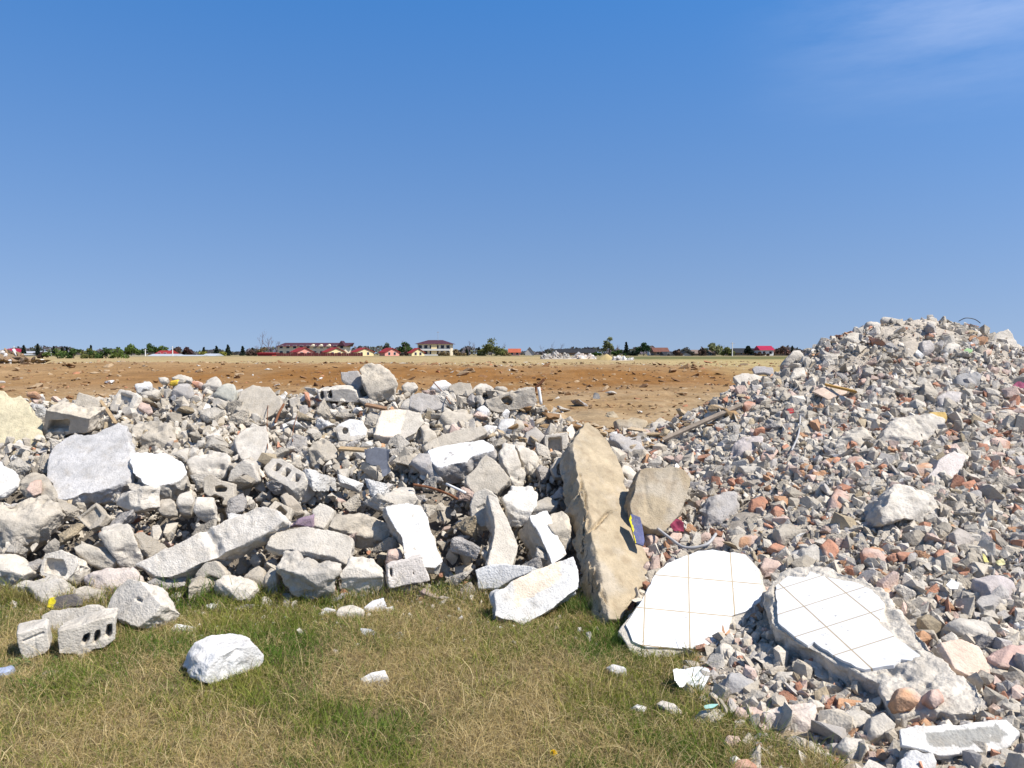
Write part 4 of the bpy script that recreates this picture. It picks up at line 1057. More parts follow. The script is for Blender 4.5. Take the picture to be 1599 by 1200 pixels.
keep = settled(x, y, rs); x, y = x[keep], y[keep]; NS = len(x)
left = 1 / (1 + np.exp((x - .45 - .10 * (y - 5)) / .15))
isleft = rs.rand(NS) < left
r = np.where(isleft, rs.lognormal(math.log(.021), .55, NS), rs.lognormal(math.log(.0215), .50, NS)).clip(.006, .075)
edge = np.clip(heap(x, y) / .15, .35, 1); r *= edge
pal = np.array([PAL[k] for k in 'LCCGPTBOW'])
pl = rs.choice(9, NS, p=[.36, .26, .12, .05, .03, .10, .025, .015, .04])
pm = rs.choice(9, NS, p=[.28, .31, .12, .11, .08, .03, .04, .02, .01])
C = pal[np.where(isleft, pl, pm)] * rs.uniform(.78, 1.12, (NS, 1))
z = surf(x, y) - recess(x, y) * rs.uniform(.55, 1.0, NS) + r * .12
x2, y2 = rubble_xy(30000, 29)
ok = x2 < .5 + .10 * (y2 - 5); x2, y2 = x2[ok][:5600], y2[ok][:5600]; n2 = len(x2)
r2 = rs.lognormal(math.log(.043), .34, n2).clip(.02, .09)
z2 = surf(x2, y2) - recess(x2, y2) * rs.uniform(.2, .9, n2) + r2 * .1
C2 = pal[rs.choice(9, n2, p=[.52, .27, .08, .03, .01, .04, .01, .005, .035])] * rs.uniform(.82, 1.12, (n2, 1))
x3, y3 = rubble_xy(52000, 31)
ok = (x3 > .6 + .10 * (y3 - 5)) & settled(x3, y3, rs); x3, y3 = x3[ok][:11500], y3[ok][:11500]; n3 = len(x3)
r3 = rs.lognormal(math.log(.038), .36, n3).clip(.016, .085)
z3 = surf(x3, y3) - recess(x3, y3) * .6 + r3 * rs.uniform(-.3, .35, n3)
C3 = pal[rs.choice(9, n3, p=[.34, .32, .10, .10, .04, .03, .04, .02, .01])] * rs.uniform(.85, 1.12, (n3, 1))
ob = scatter('rubble', np.concatenate([np.stack([x, y, z], 1), np.stack([x2, y2, z2], 1), np.stack([x3, y3, z3], 1)]), np.concatenate([r, r2, r3]), np.concatenate([C, C2, C3]), rs, M_RUBBLE)
tag(ob, 'loose small rubble filling the heaps between the large broken pieces', 'rubble', kind='stuff')
# grit and dust crumbs
NG = 100000
x, y = rubble_xy(NG, 23)
r = rs.lognormal(math.log(.0075), .4, NG).clip(.003, .02)
left = 1 / (1 + np.exp((x - .45 - .10 * (y - 5)) / .15))
C = pal[rs.choice(9, NG, p=[.26, .30, .20, .06, .05, .08, .03, .01, .01])] * rs.uniform(.8, 1.1, (NG, 1))
z = surf(x, y) - recess(x, y) * rs.uniform(.75, 1.0, NG) + r * .3
xc = rs.uniform(-3.6, .95, 900); yc = 4.95 - np.abs(rs.normal(0, .38, 900)); ok = heap(xc, yc) < .02; xc, yc = xc[ok], yc[ok]; rc = rs.lognormal(math.log(.008), .5, len(xc)).clip(.003, .03)
x = np.concatenate([x, xc]); y = np.concatenate([y, yc]); z = np.concatenate([z, surf(xc, yc) + rc * .5]); r = np.concatenate([r, rc]); C = np.concatenate([C, pal[rs.choice([0, 0, 1, 8], len(xc))]])
ob = scatter('gravel', np.stack([x, y, z], 1), r, C, rs, M_RUBBLE)
tag(ob, 'fine grit and crumbs lying among the rubble', 'gravel', kind='stuff')
# ------------------------------------------------------------------ the ground, one sheet to the horizon
def axis(lo, hi, step, far_lo, far_hi, k=1.09):
    a = list(np.arange(lo, hi + 1e-6, step)); s = step
    while a[-1] < far_hi: s *= k; a.append(a[-1] + s)
    s = step
    while a[0] > far_lo: s *= k; a.insert(0, a[0] - s)
    return np.array(a)


gx = axis(-7.5, 8.5, .05, -2600, 2600, 1.075); gy = axis(1.2, 11, .05, -30, 4200, 1.035)
X, Y = np.meshgrid(gx, gy); xs, ys = X.ravel(), Y.ravel()
zs = field(xs, ys) + np.where((xs > HX0) & (xs < HX1) & (ys > HY0) & (ys < HY1), heap(xs, ys) - recess(xs, ys), 0)
near = np.clip((14 - ys) / 6, 0, 1)
hp = heap(xs, ys)
p3 = np.stack([xs, ys, xs * 0], 1)
zs = zs + near * (.012 * fbm(p3 * 3, 3, 2) + np.clip(hp / .2, 0, 1) * (.03 * fbm(p3 * 7, 4, 3)))
mid = np.clip((ys - 9) / 6, 0, 1) * np.clip((120 - ys) / 60, 0, 1)
zs = zs + mid * (.055 * fbm(p3 * np.array([.9, .6, 1]), 6, 4))
# colours of the earth, with shade painted into the left heap's gaps
nl = fbm(p3 * np.array([.05, .03, 1]), 31, 4); nm_ = fbm(p3 * np.array([.4, .25, 1]), 33, 4); nf = fbm(p3 * 2.2, 35, 3)
tan = np.array([.33, .215, .105]); pale = np.array([.41, .30, .175]); rust = np.array([.245, .115, .03]); straw = np.array([.42, .33, .15]); green = np.array([.10, .11, .035])
c = np.tile(tan, (len(xs), 1))


def blend(c, w, col): return c * (1 - w[:, None]) + np.array(col) * w[:, None]


c = blend(c, np.clip(nm_ * 1.1 + .15, 0, .8), pale)
wob = xs * 0.03 + 9 * vnoise(np.stack([xs * .012, ys * .004, xs * 0], 1), 5)
bank = np.exp(-(((ys - wob - 47) / 11.0) ** 2)) * np.clip(1.25 - np.abs(xs + 6 - .05 * ys) / (.62 * ys + 1), 0, 1)
c = blend(c, np.clip(bank * (1.0 + .5 * nm_), 0, .95), rust)
c = blend(c, np.clip((ys - 58 - wob) / 8, 0, 1) * np.clip(.75 + .3 * nl, 0, 1), (.40, .31, .155))
right = np.clip((xs - 9 - .06 * ys) / (4 + .06 * ys), 0, 1) * np.clip((ys - 30) / 15, 0, 1)
c = blend(c, right * .8, straw)
c = blend(c, np.clip((ys - 105) / 40, 0, 1) * np.clip((xs - .09 * ys) / 10, 0, 1) * .9, green)
c = blend(c, np.clip((ys - 190) / 60, 0, 1) * .9, (.25, .205, .105))
c = blend(c, np.clip(nf - .55, 0, .4) * mid, rust * .6)
dust = np.array([.50, .445, .375])
c = blend(c, np.clip(hp / .05, 0, 1) * np.clip((8.8 - ys) / .7, 0, 1) * .92, dust)
c = blend(c, np.clip((hp - .03) / .06, 0, 1) * (xs < .35 + .10 * (ys - 5)) * (ys < 6.8), (.22, .19, .155))  # ground darkened to stand in for shade in the gaps between blocks
sad = np.exp(-(((xs - 1.0) / .75) ** 2)) * np.clip((ys - 6.7) / .5, 0, 1) * np.clip((10 - ys) / 1, 0, 1)
c = blend(c, sad * np.clip(1.1 + .5 * nm_, 0, 1), (.33, .215, .11))
lawn = np.clip((5.4 - ys) / .3, 0, 1) * (1 - np.clip(hp / .05, 0, 1))
c = blend(c, lawn, (.19, .145, .08))
c = blend(c, lawn * np.clip(fbm(p3 * 2.1, 41, 3) * .9, 0, .8), (.31, .245, .145))
c = c * (1 + .12 * nf[:, None])
nx = len(gx); idx = np.arange(len(xs)).reshape(len(gy), nx)
F = np.stack([idx[:-1, :-1], idx[:-1, 1:], idx[1:, 1:], idx[1:, :-1]], -1).reshape(-1, 4)
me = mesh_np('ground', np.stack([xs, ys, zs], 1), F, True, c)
m, nt, b = newmat('earth and dust')
tc = N(nt, 'ShaderNodeTexCoord'); vec = tc.outputs['Object']
at = N(nt, 'ShaderNodeAttribute', attribute_name='col')
n1 = maprange(nt, noise_node(nt, vec, 9, 8, .7), .3, .7, .62, 1.28)
n2 = maprange(nt, noise_node(nt, vec, .8, 8, .72), .3, .7, .74, 1.2)
cc = mixc(nt, 1.0, mixc(nt, 1.0, at.outputs['Color'], n1, 'MULTIPLY'), n2, 'MULTIPLY')
nt.links.new(cc, b.inputs['Base Color'])
bump(nt, b, noise_node(nt, vec, 22, 8, .75), .8, .03)
b.inputs['Specular IOR Level'].default_value = .1
tag(link('ground', me, m), 'bare earth, lawn soil and open field', kind='structure')

# clods and scattered bits on the bare field
rs = np.random.RandomState(5)
n = 9000
y = 9 + 75 * rs.rand(n) ** 1.6; x = (rs.rand(n) - .5) * 1.5 * y
ok = heap(np.clip(x, HX0, HX1), np.clip(y, HY0, HY1)) * ((y < HY1) & (x < HX1) & (x > HX0)) < .02
x, y = x[ok], y[ok]; n = len(x)
r = rs.lognormal(math.log(.05), .55, n).clip(.015, .3) * np.clip(y / 22, .6, 1.9)
C = np.array([(.30, .19, .10), (.38, .27, .16), (.22, .11, .045), (.17, .09, .04), (.5, .46, .4), (.62, .60, .56), (.42, .19, .10)])[rs.choice(7, n, p=[.30, .24, .20, .12, .08, .03, .03])]
r = np.where(C.mean(1) > .45, r * .7, r)
nd = 500; xd = rs.normal(1.0, .55, nd); yd = rs.uniform(6.7, 9.6, nd); rd = rs.lognormal(math.log(.045), .5, nd).clip(.015, .16)
x = np.concatenate([x, xd]); y = np.concatenate([y, yd]); r = np.concatenate([r, rd])
C = np.concatenate([C, np.array([(.34, .22, .11), (.40, .29, .17), (.26, .15, .07), (.46, .36, .24)])[rs.randint(0, 4, nd)]])
zc = field(x, y) + np.where((x > HX0) & (x < HX1) & (y < HY1), heap(np.clip(x, HX0, HX1), np.clip(y, HY0, HY1)), 0)
clods = scatter('clods', np.stack([x, y, zc + r * .08], 1), r, C, rs, M_RUBBLE, tilt=.5, squash=.55)
tag(clods, 'earth clods and stray rubble strewn over the bare field', 'clods', kind='stuff')

# ------------------------------------------------------------------ lawn
m, nt, b = newmat('grass blades')
at = N(nt, 'ShaderNodeAttribute', attribute_name='col')
nt.links.new(at.outputs['Color'], b.inputs['Base Color'])
b.inputs['Roughness'].default_value = .65
tr = N(nt, 'ShaderNodeBsdfTranslucent'); nt.links.new(at.outputs['Color'], tr.inputs['Color'])
mx = N(nt, 'ShaderNodeMixShader'); mx.inputs[0].default_value = .3
nt.links.new(b.outputs[0], mx.inputs[1]); nt.links.new(tr.outputs[0], mx.inputs[2])
nt.links.new(mx.outputs[0], nt.nodes['Material Output'].inputs['Surface'])
M_GRASS = m


def blades(name, x, y, z, hgt, wid, lean, colr, rs, seg=3):
    """curved tapering blades; lean = sideways reach relative to height"""
    n = len(x); a = rs.uniform(0, 6.283, n); dx, dy = np.cos(a), np.sin(a)
    b_ = rs.uniform(0, 6.283, n)
    px, py = np.cos(b_), np.sin(b_)
    rows = []
    for k in range(seg + 1):
        t = k / seg
        off = lean * hgt * t ** 1.8; up = hgt * t * np.sqrt(np.clip(1 - (.55 * np.clip(lean, 0, 1.5) * t) ** 2, .05, 1))
        up = np.where(lean > 1.2, hgt * .35 * math.sin(t * 2.6) + hgt * .08, up)
        cx, cy, cz = x + dx * off, y + dy * off, z + up
        w = wid * (1 - t * .92) * .5
        rows.append(np.stack([np.stack([cx - px * w, cy - py * w, cz], 1), np.stack([cx + px * w, cy + py * w, cz], 1)], 1))
    V = np.stack(rows, 1)                      # n, seg+1, 2, 3
    base = (np.arange(n) * (seg + 1) * 2)[:, None]
    F = [base + np.array([[2 * k, 2 * k + 1, 2 * k + 3, 2 * k + 2]]) for k in range(seg)]
    F = np.stack(F, 1).reshape(-1, 4)
    C = np.repeat(colr, (seg + 1) * 2, 0)
    return link(name, mesh_np(name, V.reshape(-1, 3), F, True, C), M_GRASS)


def lawn_xy(n, seed, dens):
    rs = np.random.RandomState(seed); X = []; Y = []; k = 0
    while k < n:
        y = rs.uniform(2.35, 5.6, 40000); x = rs.uniform(-1, 1, 40000) * (y * .85 + .7)
        h = heap(x, y)
        ok = (h < .11 - .085 * (x > .6)) & (rs.rand(40000) < dens(x, y, h)) & (rs.rand(40000) < 1.25 - h * 11)
        X.append(x[ok]); Y.append(y[ok]); k += ok.sum()
    return np.concatenate(X)[:n], np.concatenate(Y)[:n]


def g_patch(x, y): return fbm(np.stack([x * 1.5, y * 1.9, x * 0], 1), 51, 3)


def tuft(x, y): return fbm(np.stack([x * 7, y * 7, x * 0], 1), 57, 2)


def dens_green(x, y, h):
    d = np.clip(.62 + .55 * g_patch(x, y) + .25 * tuft(x, y), .04, 1)
    return np.clip(d + .55 * np.clip(1 - np.abs(h - .02) / .05, 0, 1) * (y > 4), 0, 1)


def dens_dry(x, y, h): return np.clip(.50 - .55 * g_patch(x, y) + .3 * tuft(x + 5, y) + .25 * np.clip((3.3 - y), 0, 1), .06, 1)


rs = np.random.RandomState(61)
n = 140000; x, y = lawn_xy(n, 1, dens_green)
h = rs.lognormal(math.log(.033), .42, n) * (1 + .5 * np.clip(tuft(x, y), 0, 1)) * (1 + .7 * np.clip((heap(x, y)) / .04, 0, 1))
g1, g2 = np.array([.08, .16, .015]), np.array([.26, .265, .05])
t = np.clip(.5 + .6 * fbm(np.stack([x * 2.2, y * 2.2, x * 0], 1), 71, 2) + rs.normal(0, .25, n), 0, 1)[:, None]
C = (g1 * (1 - t) + g2 * t) * rs.uniform(.75, 1.25, (n, 1))
dry = (rs.rand(n) < .17)[:, None]; C = np.where(dry, np.array([.34, .27, .12]) * rs.uniform(.8, 1.2, (n, 1)), C)
tag(blades('grass', x, y, surf(x, y) - .004, h, rs.uniform(.0028, .0062, n), rs.uniform(.2, 1.3, n), C, rs), 'short patchy green grass of the lawn', 'grass', kind='stuff')
n = 118000; x, y = lawn_xy(n, 2, dens_dry)
h = rs.lognormal(math.log(.042), .45, n)
flatl = rs.rand(n) < .72
lean = np.where(flatl, rs.uniform(1.3, 2.6, n), rs.uniform(.3, 1.0, n))
s1, s2, s3 = np.array([.50, .38, .16]), np.array([.63, .51, .27]), np.array([.30, .22, .11])
k = rs.rand(n, 1); C = np.where(k < .5, s1, np.where(k < .75, s2, s3)) * rs.uniform(.7, 1.2, (n, 1))
tag(blades('dry_grass', x, y, surf(x, y) + rs.uniform(0, .012, n), h, rs.uniform(.0018, .0038, n), lean, C, rs, 4), 'straw-coloured dead grass matted between the green', 'dry grass', kind='stuff')

# taller tufts where the blocks meet the lawn
TUFTS = [(862, 950, 300, .11, 'tall green grass tuft right of the cream-faced edge block'), (915, 960, 420, .12, 'dense green tuft at the foot of the tan leaning beam'),
         (490, 938, 240, .07, 'green tuft under the jagged-top white block'), (555, 930, 260, .07, 'green tuft in front of the pale rounded edge block'), (720, 905, 340, .10, 'green tuft left of the white flat slab behind'),
         (395, 930, 160, .07, 'green tuft beside the stone under the long beam'), (980, 1010, 380, .10, 'long grass at the left corner of the upright tiled slab'), (22, 935, 380, .12, 'tall dry tuft at the left end of the long low block'),
         (262, 900, 90, .06, 'yellowish tuft at the lower end of the long pale beam'), (700, 880, 160, .07, 'green tuft at the foot of the white sloping column'), (330, 1060, 130, .06, 'grass tuft at the base of the lone white boulder')]
for u, v, n, hh, lab in TUFTS:
    P = hit(u, v); rs2 = np.random.RandomState(u)
    x = P.x + rs2.normal(0, .055, n) * 1.5; y = P.y + rs2.normal(0, .03, n)
    dryt = 'dry' in lab or 'yellowish' in lab
    t = rs2.rand(n, 1)
    C = (np.array([.40, .30, .12]) * (1 - t) + np.array([.20, .20, .05]) * t if dryt else np.array([.07, .15, .02]) * (1 - t) + np.array([.15, .20, .05]) * t) * rs2.uniform(.75, 1.2, (n, 1))
    o = blades('grass_tuft', x, y, surf(x, y) - recess(x, y) * .5 - .005, rs2.uniform(.5, 1.1, n) * hh, rs2.uniform(.003, .005, n), rs2.uniform(.1, .7, n), C, rs2)
    tag(o, lab, 'grass tuft', 'taller grass tufts by the rubble')

# broad-leaved weeds
M_LEAF = plain_mat('weed leaves', (.055, .115, .025), .55, .3, 30)


def weed(u, v, size, n, lab):
    P = hit(u, v); root = empty('weed', P); m = MB(); rng = random.Random(u)
    for k in range(n):
        a = k * 2.4 + rng.uniform(-.3, .3); L = size * rng.uniform(.6, 1.1); w = L * .16
        d = Vector((math.cos(a), math.sin(a), 0)); s = Vector((-d.y, d.x, 0)); e = rng.uniform(.25, .9)
        pts = []
        for i in range(6):
            t = i / 5; c = d * (L * t * math.cos(e * (1 - .6 * t))) + Vector((0, 0, L * (.9 * e * t - .55 * t * t)))
            ww = w * (math.sin(math.pi * min(1, .12 + t * .86)) + .05) * (1 if i % 2 else .72)
            pts.append((c - s * ww, c + Vector((0, 0, -.12 * w)), c + s * ww))
        vs = [[m.bm.verts.new(q) for q in r] for r in pts]
        for A, B in zip(vs, vs[1:]):
            m.bm.faces.new((A[0], A[1], B[1], B[0])); m.bm.faces.new((A[1], A[2], B[2], B[1]))
    m.build('leaves', M_LEAF, root, True)
    tag(root, lab, 'weed', 'broad-leaved weeds in the lawn')


weed(28, 1040, .13, 20, 'leafy weed rosette at the left edge under the small cube block')
weed(98, 1022, .12, 18, 'dark leafy weed between the two white blocks in the grass')
weed(150, 1018, .09, 13, 'low weed right of the white block with cavities')
weed(590, 1132, .07, 14, 'bright green weed rosette below the small white lawn stone')
weed(775, 1040, .06, 10, 'small dark green weed in the middle of the lawn')
weed(232, 995, .08, 12, 'low weed below the holed cube block')
P = hit(862, 1195); d = empty('dandelion', P)
m = MB(); m.tube([(0, 0, 0), (.004, 0, .03), (.006, 0, .045)], .0016, 6); m.build('stem', M_LEAF, d)
m = MB()
for k in range(46):
    a = k * 2.39; e = .1 + .9 * k / 46; L = .014
    q = Vector((math.cos(a) * e, math.sin(a) * e, 1.05 - e)).normalized() * L; s = Vector((-math.sin(a), math.cos(a), 0)) * .0022
    o_ = Vector((.006, 0, .045)); m.poly([o_ - s * .4, o_ + s * .4, o_ + q + s, o_ + q * 1.1, o_ + q - s])
m.build('flower_head', plain_mat('dandelion yellow', (.80, .55, .01), .6, .1), d)
tag(d, 'single yellow dandelion at the bottom edge of the lawn', 'dandelion')

# ------------------------------------------------------------------ loose scraps
M_RUST = plain_mat('rusty steel', (.20, .085, .04), .8, .5, 60, .002)
M_WOOD = plain_mat('weathered wood', (.42, .30, .17), .85, .35, 30, .003)
M_PVC = plain_mat('white plastic pipe', (.75, .74, .70), .45, .12, 30)
M_CABLE = plain_mat('grey cable', (.42, .41, .40), .5, .2, 30)
M_DARK = plain_mat('dark plastic', (.03, .03, .035), .4, .3, 40)


def line3(pts, lift=.03, base=None):
    """photo points laid on the heap surface; each may carry its own height above it"""
    out = []
    for q in pts:
        P = hit(q[0], q[1]) if base is None else None
        if base is not None:
            dd = ray(q[0], q[1]); P = CAM + dd * (base + (q[2] if len(q) > 2 else 0))
            out.append(P); continue
        dd = (P - CAM).normalized(); out.append(P - dd * (q[2] if len(q) > 2 else lift))
    return out


def rod(name, cat, label, pts, r, mat, base=None, lift=.05, group=None, smooth_n=6, r2=None):
    P = line3(pts, lift, base)
    Q = []
    for i in range(len(P) - 1):
        p0, p1, p2, p3_ = P[max(i - 1, 0)], P[i], P[i + 1], P[min(i + 2, len(P) - 1)]
        for k in range(smooth_n):
            t = k / smooth_n
            Q.append(.5 * ((2 * p1) + (-p0 + p2) * t + (2 * p0 - 5 * p1 + 4 * p2 - p3_) * t * t + (-p0 + 3 * p1 - 3 * p2 + p3_) * t ** 3))
    Q.append(P[-1])
    m = MB(); m.tube([q - P[0] for q in Q], r, 8, r2)
    o = m.build(name, mat, None, True); o.location = P[0]
    return tag(o, label, cat, group)


def plank(name, cat, label, a, b_, w, t, mat, lift=.06, up=(0, -.4, .9)):
    A, B = line3([a, b_], lift)
    x_ = (B - A).normalized(); y_ = Vector(up).cross(x_).normalized(); z_ = x_.cross(y_)
    m = MB(); L = (B - A).length; rng = random.Random(int(a[0]))
    pts = [(0, -w / 2, 0), (L * .33, -w / 2 + rng.uniform(-.003, .003), 0), (L, -w / 2 * .9, 0), (L + rng.uniform(-.01, .03), 0, 0), (L - .01, w / 2, 0), (L * .5, w / 2 + rng.uniform(-.003, .003), 0), (rng.uniform(-.03, .01), w / 2 * .8, 0)]
    m.prism(pts, (0, 0, t))
    o = m.build(name, mat, None, False, bevel=min(w, t) * .08)
    o.matrix_world = Matrix(((x_.x, y_.x, z_.x, A.x), (x_.y, y_.y, z_.y, A.y), (x_.z, y_.z, z_.z, A.z), (0, 0, 0, 1)))
    return tag(o, label, cat)


plank('wooden_slat', 'wood slat', 'tan wooden slat leaning beside the block with a square recess', (158, 628), (181, 662), .03, .015, M_WOOD, .12)
plank('wooden_slat', 'wood slat', 'brown wooden slat lying under the white block end with hole', (530, 702), (578, 706), .05, .02, M_WOOD, .10)
plank('wooden_slat', 'wood slat', 'long dusty lath lying along the left ridge of the right mound', (1036, 688), (1158, 634), .05, .02, plain_mat('dusty wood', (.36, .29, .22), .9, .4, 20, .003), .10)
plank('wooden_slat', 'wood slat', 'rusty brown slat on the heap under the skyline boulder', (572, 634), (604, 641), .05, .025, plain_mat('brown wood', (.28, .17, .10), .9, .4, 20, .003), .10)
plank('wooden_slat', 'wood slat', 'ochre stick along the front edge of the peach board', (1290, 603), (1333, 613), .022, .02, plain_mat('ochre wood', (.45, .27, .08), .8, .3, 20), .13)
rod('steel_rod', 'steel rod', 'thin upright rusty rod in front of the square sloping slab', [(418, 702, .08), (417, 660, .09), (420, 614, .06)], .0035, M_RUST, base=None, group='rusty rods in the rubble')
rod('steel_rod', 'steel rod', 'thin rod lying across the white crest chunk', [(676, 596, .1), (690, 612, .1), (704, 631, .14)], .005, M_RUST, group='rusty rods in the rubble')
rod('steel_rod', 'steel rod', 'rusty bar lying right of the white sloping column top', [(645, 757, .14), (672, 762, .12), (700, 772, .1), (715, 780, .06)], .010, M_RUST, group='rusty rods in the rubble')
rod('steel_rod', 'steel rod', 'rusty bent bar under the broad flat top slab', [(443, 632, .1), (436, 645, .1), (430, 660, .1)], .012, M_RUST, group='rusty rods in the rubble')
rod('steel_rod', 'steel rod', 'dark bent bar sticking up at the end of the top hollow block', [(836, 612, .1), (838, 604, .1), (843, 600, .1), (850, 592, .1)], .013, M_RUST, base=7.6, group='rusty rods in the rubble')
rod('plastic_pipe', 'plastic pipe', 'white plastic pipe standing at the end of the top hollow block', [(841, 605), (843, 618), (845, 632)], .016, M_PVC, base=7.55, smooth_n=2)
rod('plastic_pipe', 'plastic pipe', 'white pipe scrap in the shadow under the long white-topped block', [(697, 756, .12), (712, 763, .12), (727, 770, .12)], .010, M_PVC, smooth_n=2)
rod('cable', 'cable', 'pale curved cable above the upright tiled slab', [(1027, 826, .14), (1048, 842, .14), (1066, 854, .13), (1086, 855, .12), (1106, 849, .12), (1118, 834, .1)], .010, M_CABLE)
rod('wire', 'wire', 'thin wire curving against the sky on the mound peak', [(1497, 502), (1508, 497), (1522, 499), (1531, 505)], .004, M_DARK, base=7.7, smooth_n=8)
rod('steel_rod', 'steel rod', 'pale thin rod leaning on the left slope of the mound', [(1250, 650, .08), (1247, 678, .08), (1236, 704, .08)], .007, M_CABLE, group='rusty rods in the rubble')
rod('twig', 'twig', 'dry upright stem in front of the grey foil scrap', [(612, 1000, .02), (614, 975, .02), (611, 955, .02)], .002, M_WOOD)
rod('wire', 'wire', 'thin upright wire before the ridged grey boulder', [(457, 690, .08), (458, 670, .09), (464, 648, .07)], .0035, M_RUST, group='rusty rods in the rubble')


def crumple(name, cat, label, poly, mat, seed, amp=.05, lift=.06, yaw=0, el=40, base=None):
    """creased sheet: a folded grid cut to an outline, with real thickness"""
    P0 = hit(sum(p[0] for p in poly) / len(poly), sum(p[1] for p in poly) / len(poly)); P0 = P0 - (P0 - CAM).normalized() * lift
    u, v, n = frame(yaw, el); f = plane_map(P0, u, v, n)
    q = [f(p) for p in poly]
    x0, x1 = min(p[0] for p in q), max(p[0] for p in q); y0, y1 = min(p[1] for p in q), max(p[1] for p in q)
    k = 34; gx_, gy_ = np.meshgrid(np.linspace(x0, x1, k), np.linspace(y0, y1, k))
    pts = np.stack([gx_.ravel(), gy_.ravel(), gx_.ravel() * 0], 1)
    rs_ = np.random.RandomState(seed); z = np.zeros(len(pts)); s = max(x1 - x0, y1 - y0)
    for j in range(16):
        a = rs_.uniform(0, 6.28); d_ = pts[:, 0] * math.cos(a) + pts[:, 1] * math.sin(a) - rs_.uniform(-.5, .5) * s
        z += np.abs(d_) * rs_.choice([-1, 1]) * rs_.uniform(.1, .5)
    z = (z - z.mean()) * amp / max(z.std(), 1e-6) * .6
    inside = poly_in_np(pts[:, 0], pts[:, 1], q)
    id_ = np.arange(k * k).reshape(k, k)
    F = np.stack([id_[:-1, :-1], id_[:-1, 1:], id_[1:, 1:], id_[1:, :-1]], -1).reshape(-1, 4)
    F = F[inside[F].sum(1) >= 3]
    used = np.unique(F); mp = -np.ones(k * k, int); mp[used] = np.arange(len(used)); pts[:, 2] = z
    top = pts[used]; bot = top - np.array([0, 0, .003])
    m_ = len(used); F = mp[F]
    e = {}
    for fc in F:
        for a_, b2 in zip(fc, np.roll(fc, -1)): e[(a_, b2)] = 1
    side = [(a_, b2, b2 + m_, a_ + m_) for (a_, b2) in e if (b2, a_) not in e]
    me = mesh_np(name, np.concatenate([top, bot]), np.concatenate([F, F[:, ::-1] + m_, np.array(side)[:, ::-1]]), False)
    o = link(name, me, mat)
    o.matrix_world = Matrix(((u.x, v.x, n.x, P0.x), (u.y, v.y, n.y, P0.y), (u.z, v.z, n.z, P0.z), (0, 0, 0, 1)))
    return tag(o, label, cat)


crumple('plastic_bag', 'plastic bag', 'crushed white plastic bag under the upright tiled slab', [(1048, 1050), (1060, 1040), (1092, 1034), (1110, 1042), (1108, 1056), (1098, 1078), (1088, 1086), (1076, 1072), (1060, 1078), (1052, 1066)], plain_mat('white polythene', (.80, .80, .78), .35, .08, 20), 3, .05, .10)
crumple('cloth', 'cloth', 'crumpled blue-grey cloth left of the rough block under white top', [(570, 708), (590, 700), (610, 702), (606, 722), (612, 738), (598, 748), (592, 726), (572, 724)], plain_mat('grey cloth', (.16, .17, .20), .9, .25, 30), 5, .05, .12, 0, 30)
crumple('foil', 'foil', 'crumpled silvery foil strip in the grass below the cream slotted block', [(562, 984), (580, 986), (600, 992), (628, 986), (632, 994), (606, 1000), (580, 998), (566, 992)], plain_mat('grey foil', (.55, .56, .58), .35, .2, 30), 7, .02, .03, 0, 50)
crumple('foil', 'foil', 'crumpled pale foil lump in front of the cream slotted block', [(568, 952), (582, 938), (598, 932), (604, 946), (596, 962), (586, 972), (572, 966)], plain_mat('pale foil', (.62, .62, .64), .4, .2, 30), 9, .03, .03, 0, 40)
crumple('paper', 'paper', 'white paper scrap in the grass right of the pale foil lump', [(602, 950), (614, 948), (618, 958), (606, 962)], plain_mat('white paper', (.80, .79, .77), .8, .08, 30), 11, .01, .02, 0, 50)
crumple('paper', 'paper', 'white torn paper on the grit above the heavy tiled slab', [(1478, 912), (1486, 905), (1498, 912), (1494, 922), (1484, 920)], plain_mat('torn paper', (.80, .79, .78), .8, .08, 30), 12, .008, .09, 0, 50)
crumple('cloth', 'cloth', 'magenta rag beside the tan ribbed block', [(1046, 820), (1056, 811), (1068, 818), (1069, 828), (1054, 828)], plain_mat('magenta rag', (.30, .05, .09), .9, .2, 30), 13, .02, .14, 0, 40)
crumple('cloth', 'cloth', 'magenta rag at the right edge of the mound', [(1579, 605), (1588, 597), (1604, 598), (1602, 608), (1586, 610)], plain_mat('purple rag', (.26, .07, .12), .9, .2, 30), 15, .02, .08, 0, 40)
crumple('leaf', 'leaf', 'yellow scrap on the right slope above the purple-sided wedge', [(1532, 866), (1540, 868), (1546, 878), (1536, 877)], plain_mat('yellow scrap', (.60, .54, .20), .6, .15, 30), 17, .01, .08, 0, 40)
crumple('leaf', 'leaf', 'pale yellow scrap right of the yellow scrap on the right slope', [(1554, 878), (1566, 872), (1572, 880), (1560, 884)], plain_mat('pale yellow scrap', (.60, .55, .28), .6, .15, 30), 18, .01, .08, 0, 40)
crumple('plastic_bag', 'plastic bag', 'green plastic scrap below the right part of the mound peak', [(1504, 548), (1511, 543), (1520, 546), (1516, 552), (1506, 552)], plain_mat('green plastic', (.28, .42, .20), .5, .15, 30), 19, .01, .07, 0, 40)
crumple('plastic_bag', 'plastic bag', 'turquoise plastic scrap on the pale oblong edge stone', [(1098, 1103), (1112, 1099), (1124, 1098), (1114, 1106), (1100, 1108)], plain_mat('turquoise plastic', (.22, .42, .38), .5, .15, 30), 20, .01, .14, 0, 40)
# litter at the left border: a small crushed can
P = hit(2, 1062); m = MB(); m.tube([(-.05, 0, .03), (-.02, .004, .034), (.02, -.003, .03), (.05, 0, .033)], .028, 14)
cn = m.build('drink_can', plain_mat('white and blue tin', (.5, .55, .7), .3, .5, 14, 0, .4), None, True, bevel=.004); cn.location = P; cn.rotation_euler = (0, .1, 1.1)
tag(cn, 'small crushed drink can at the left border of the lawn', 'drink can')
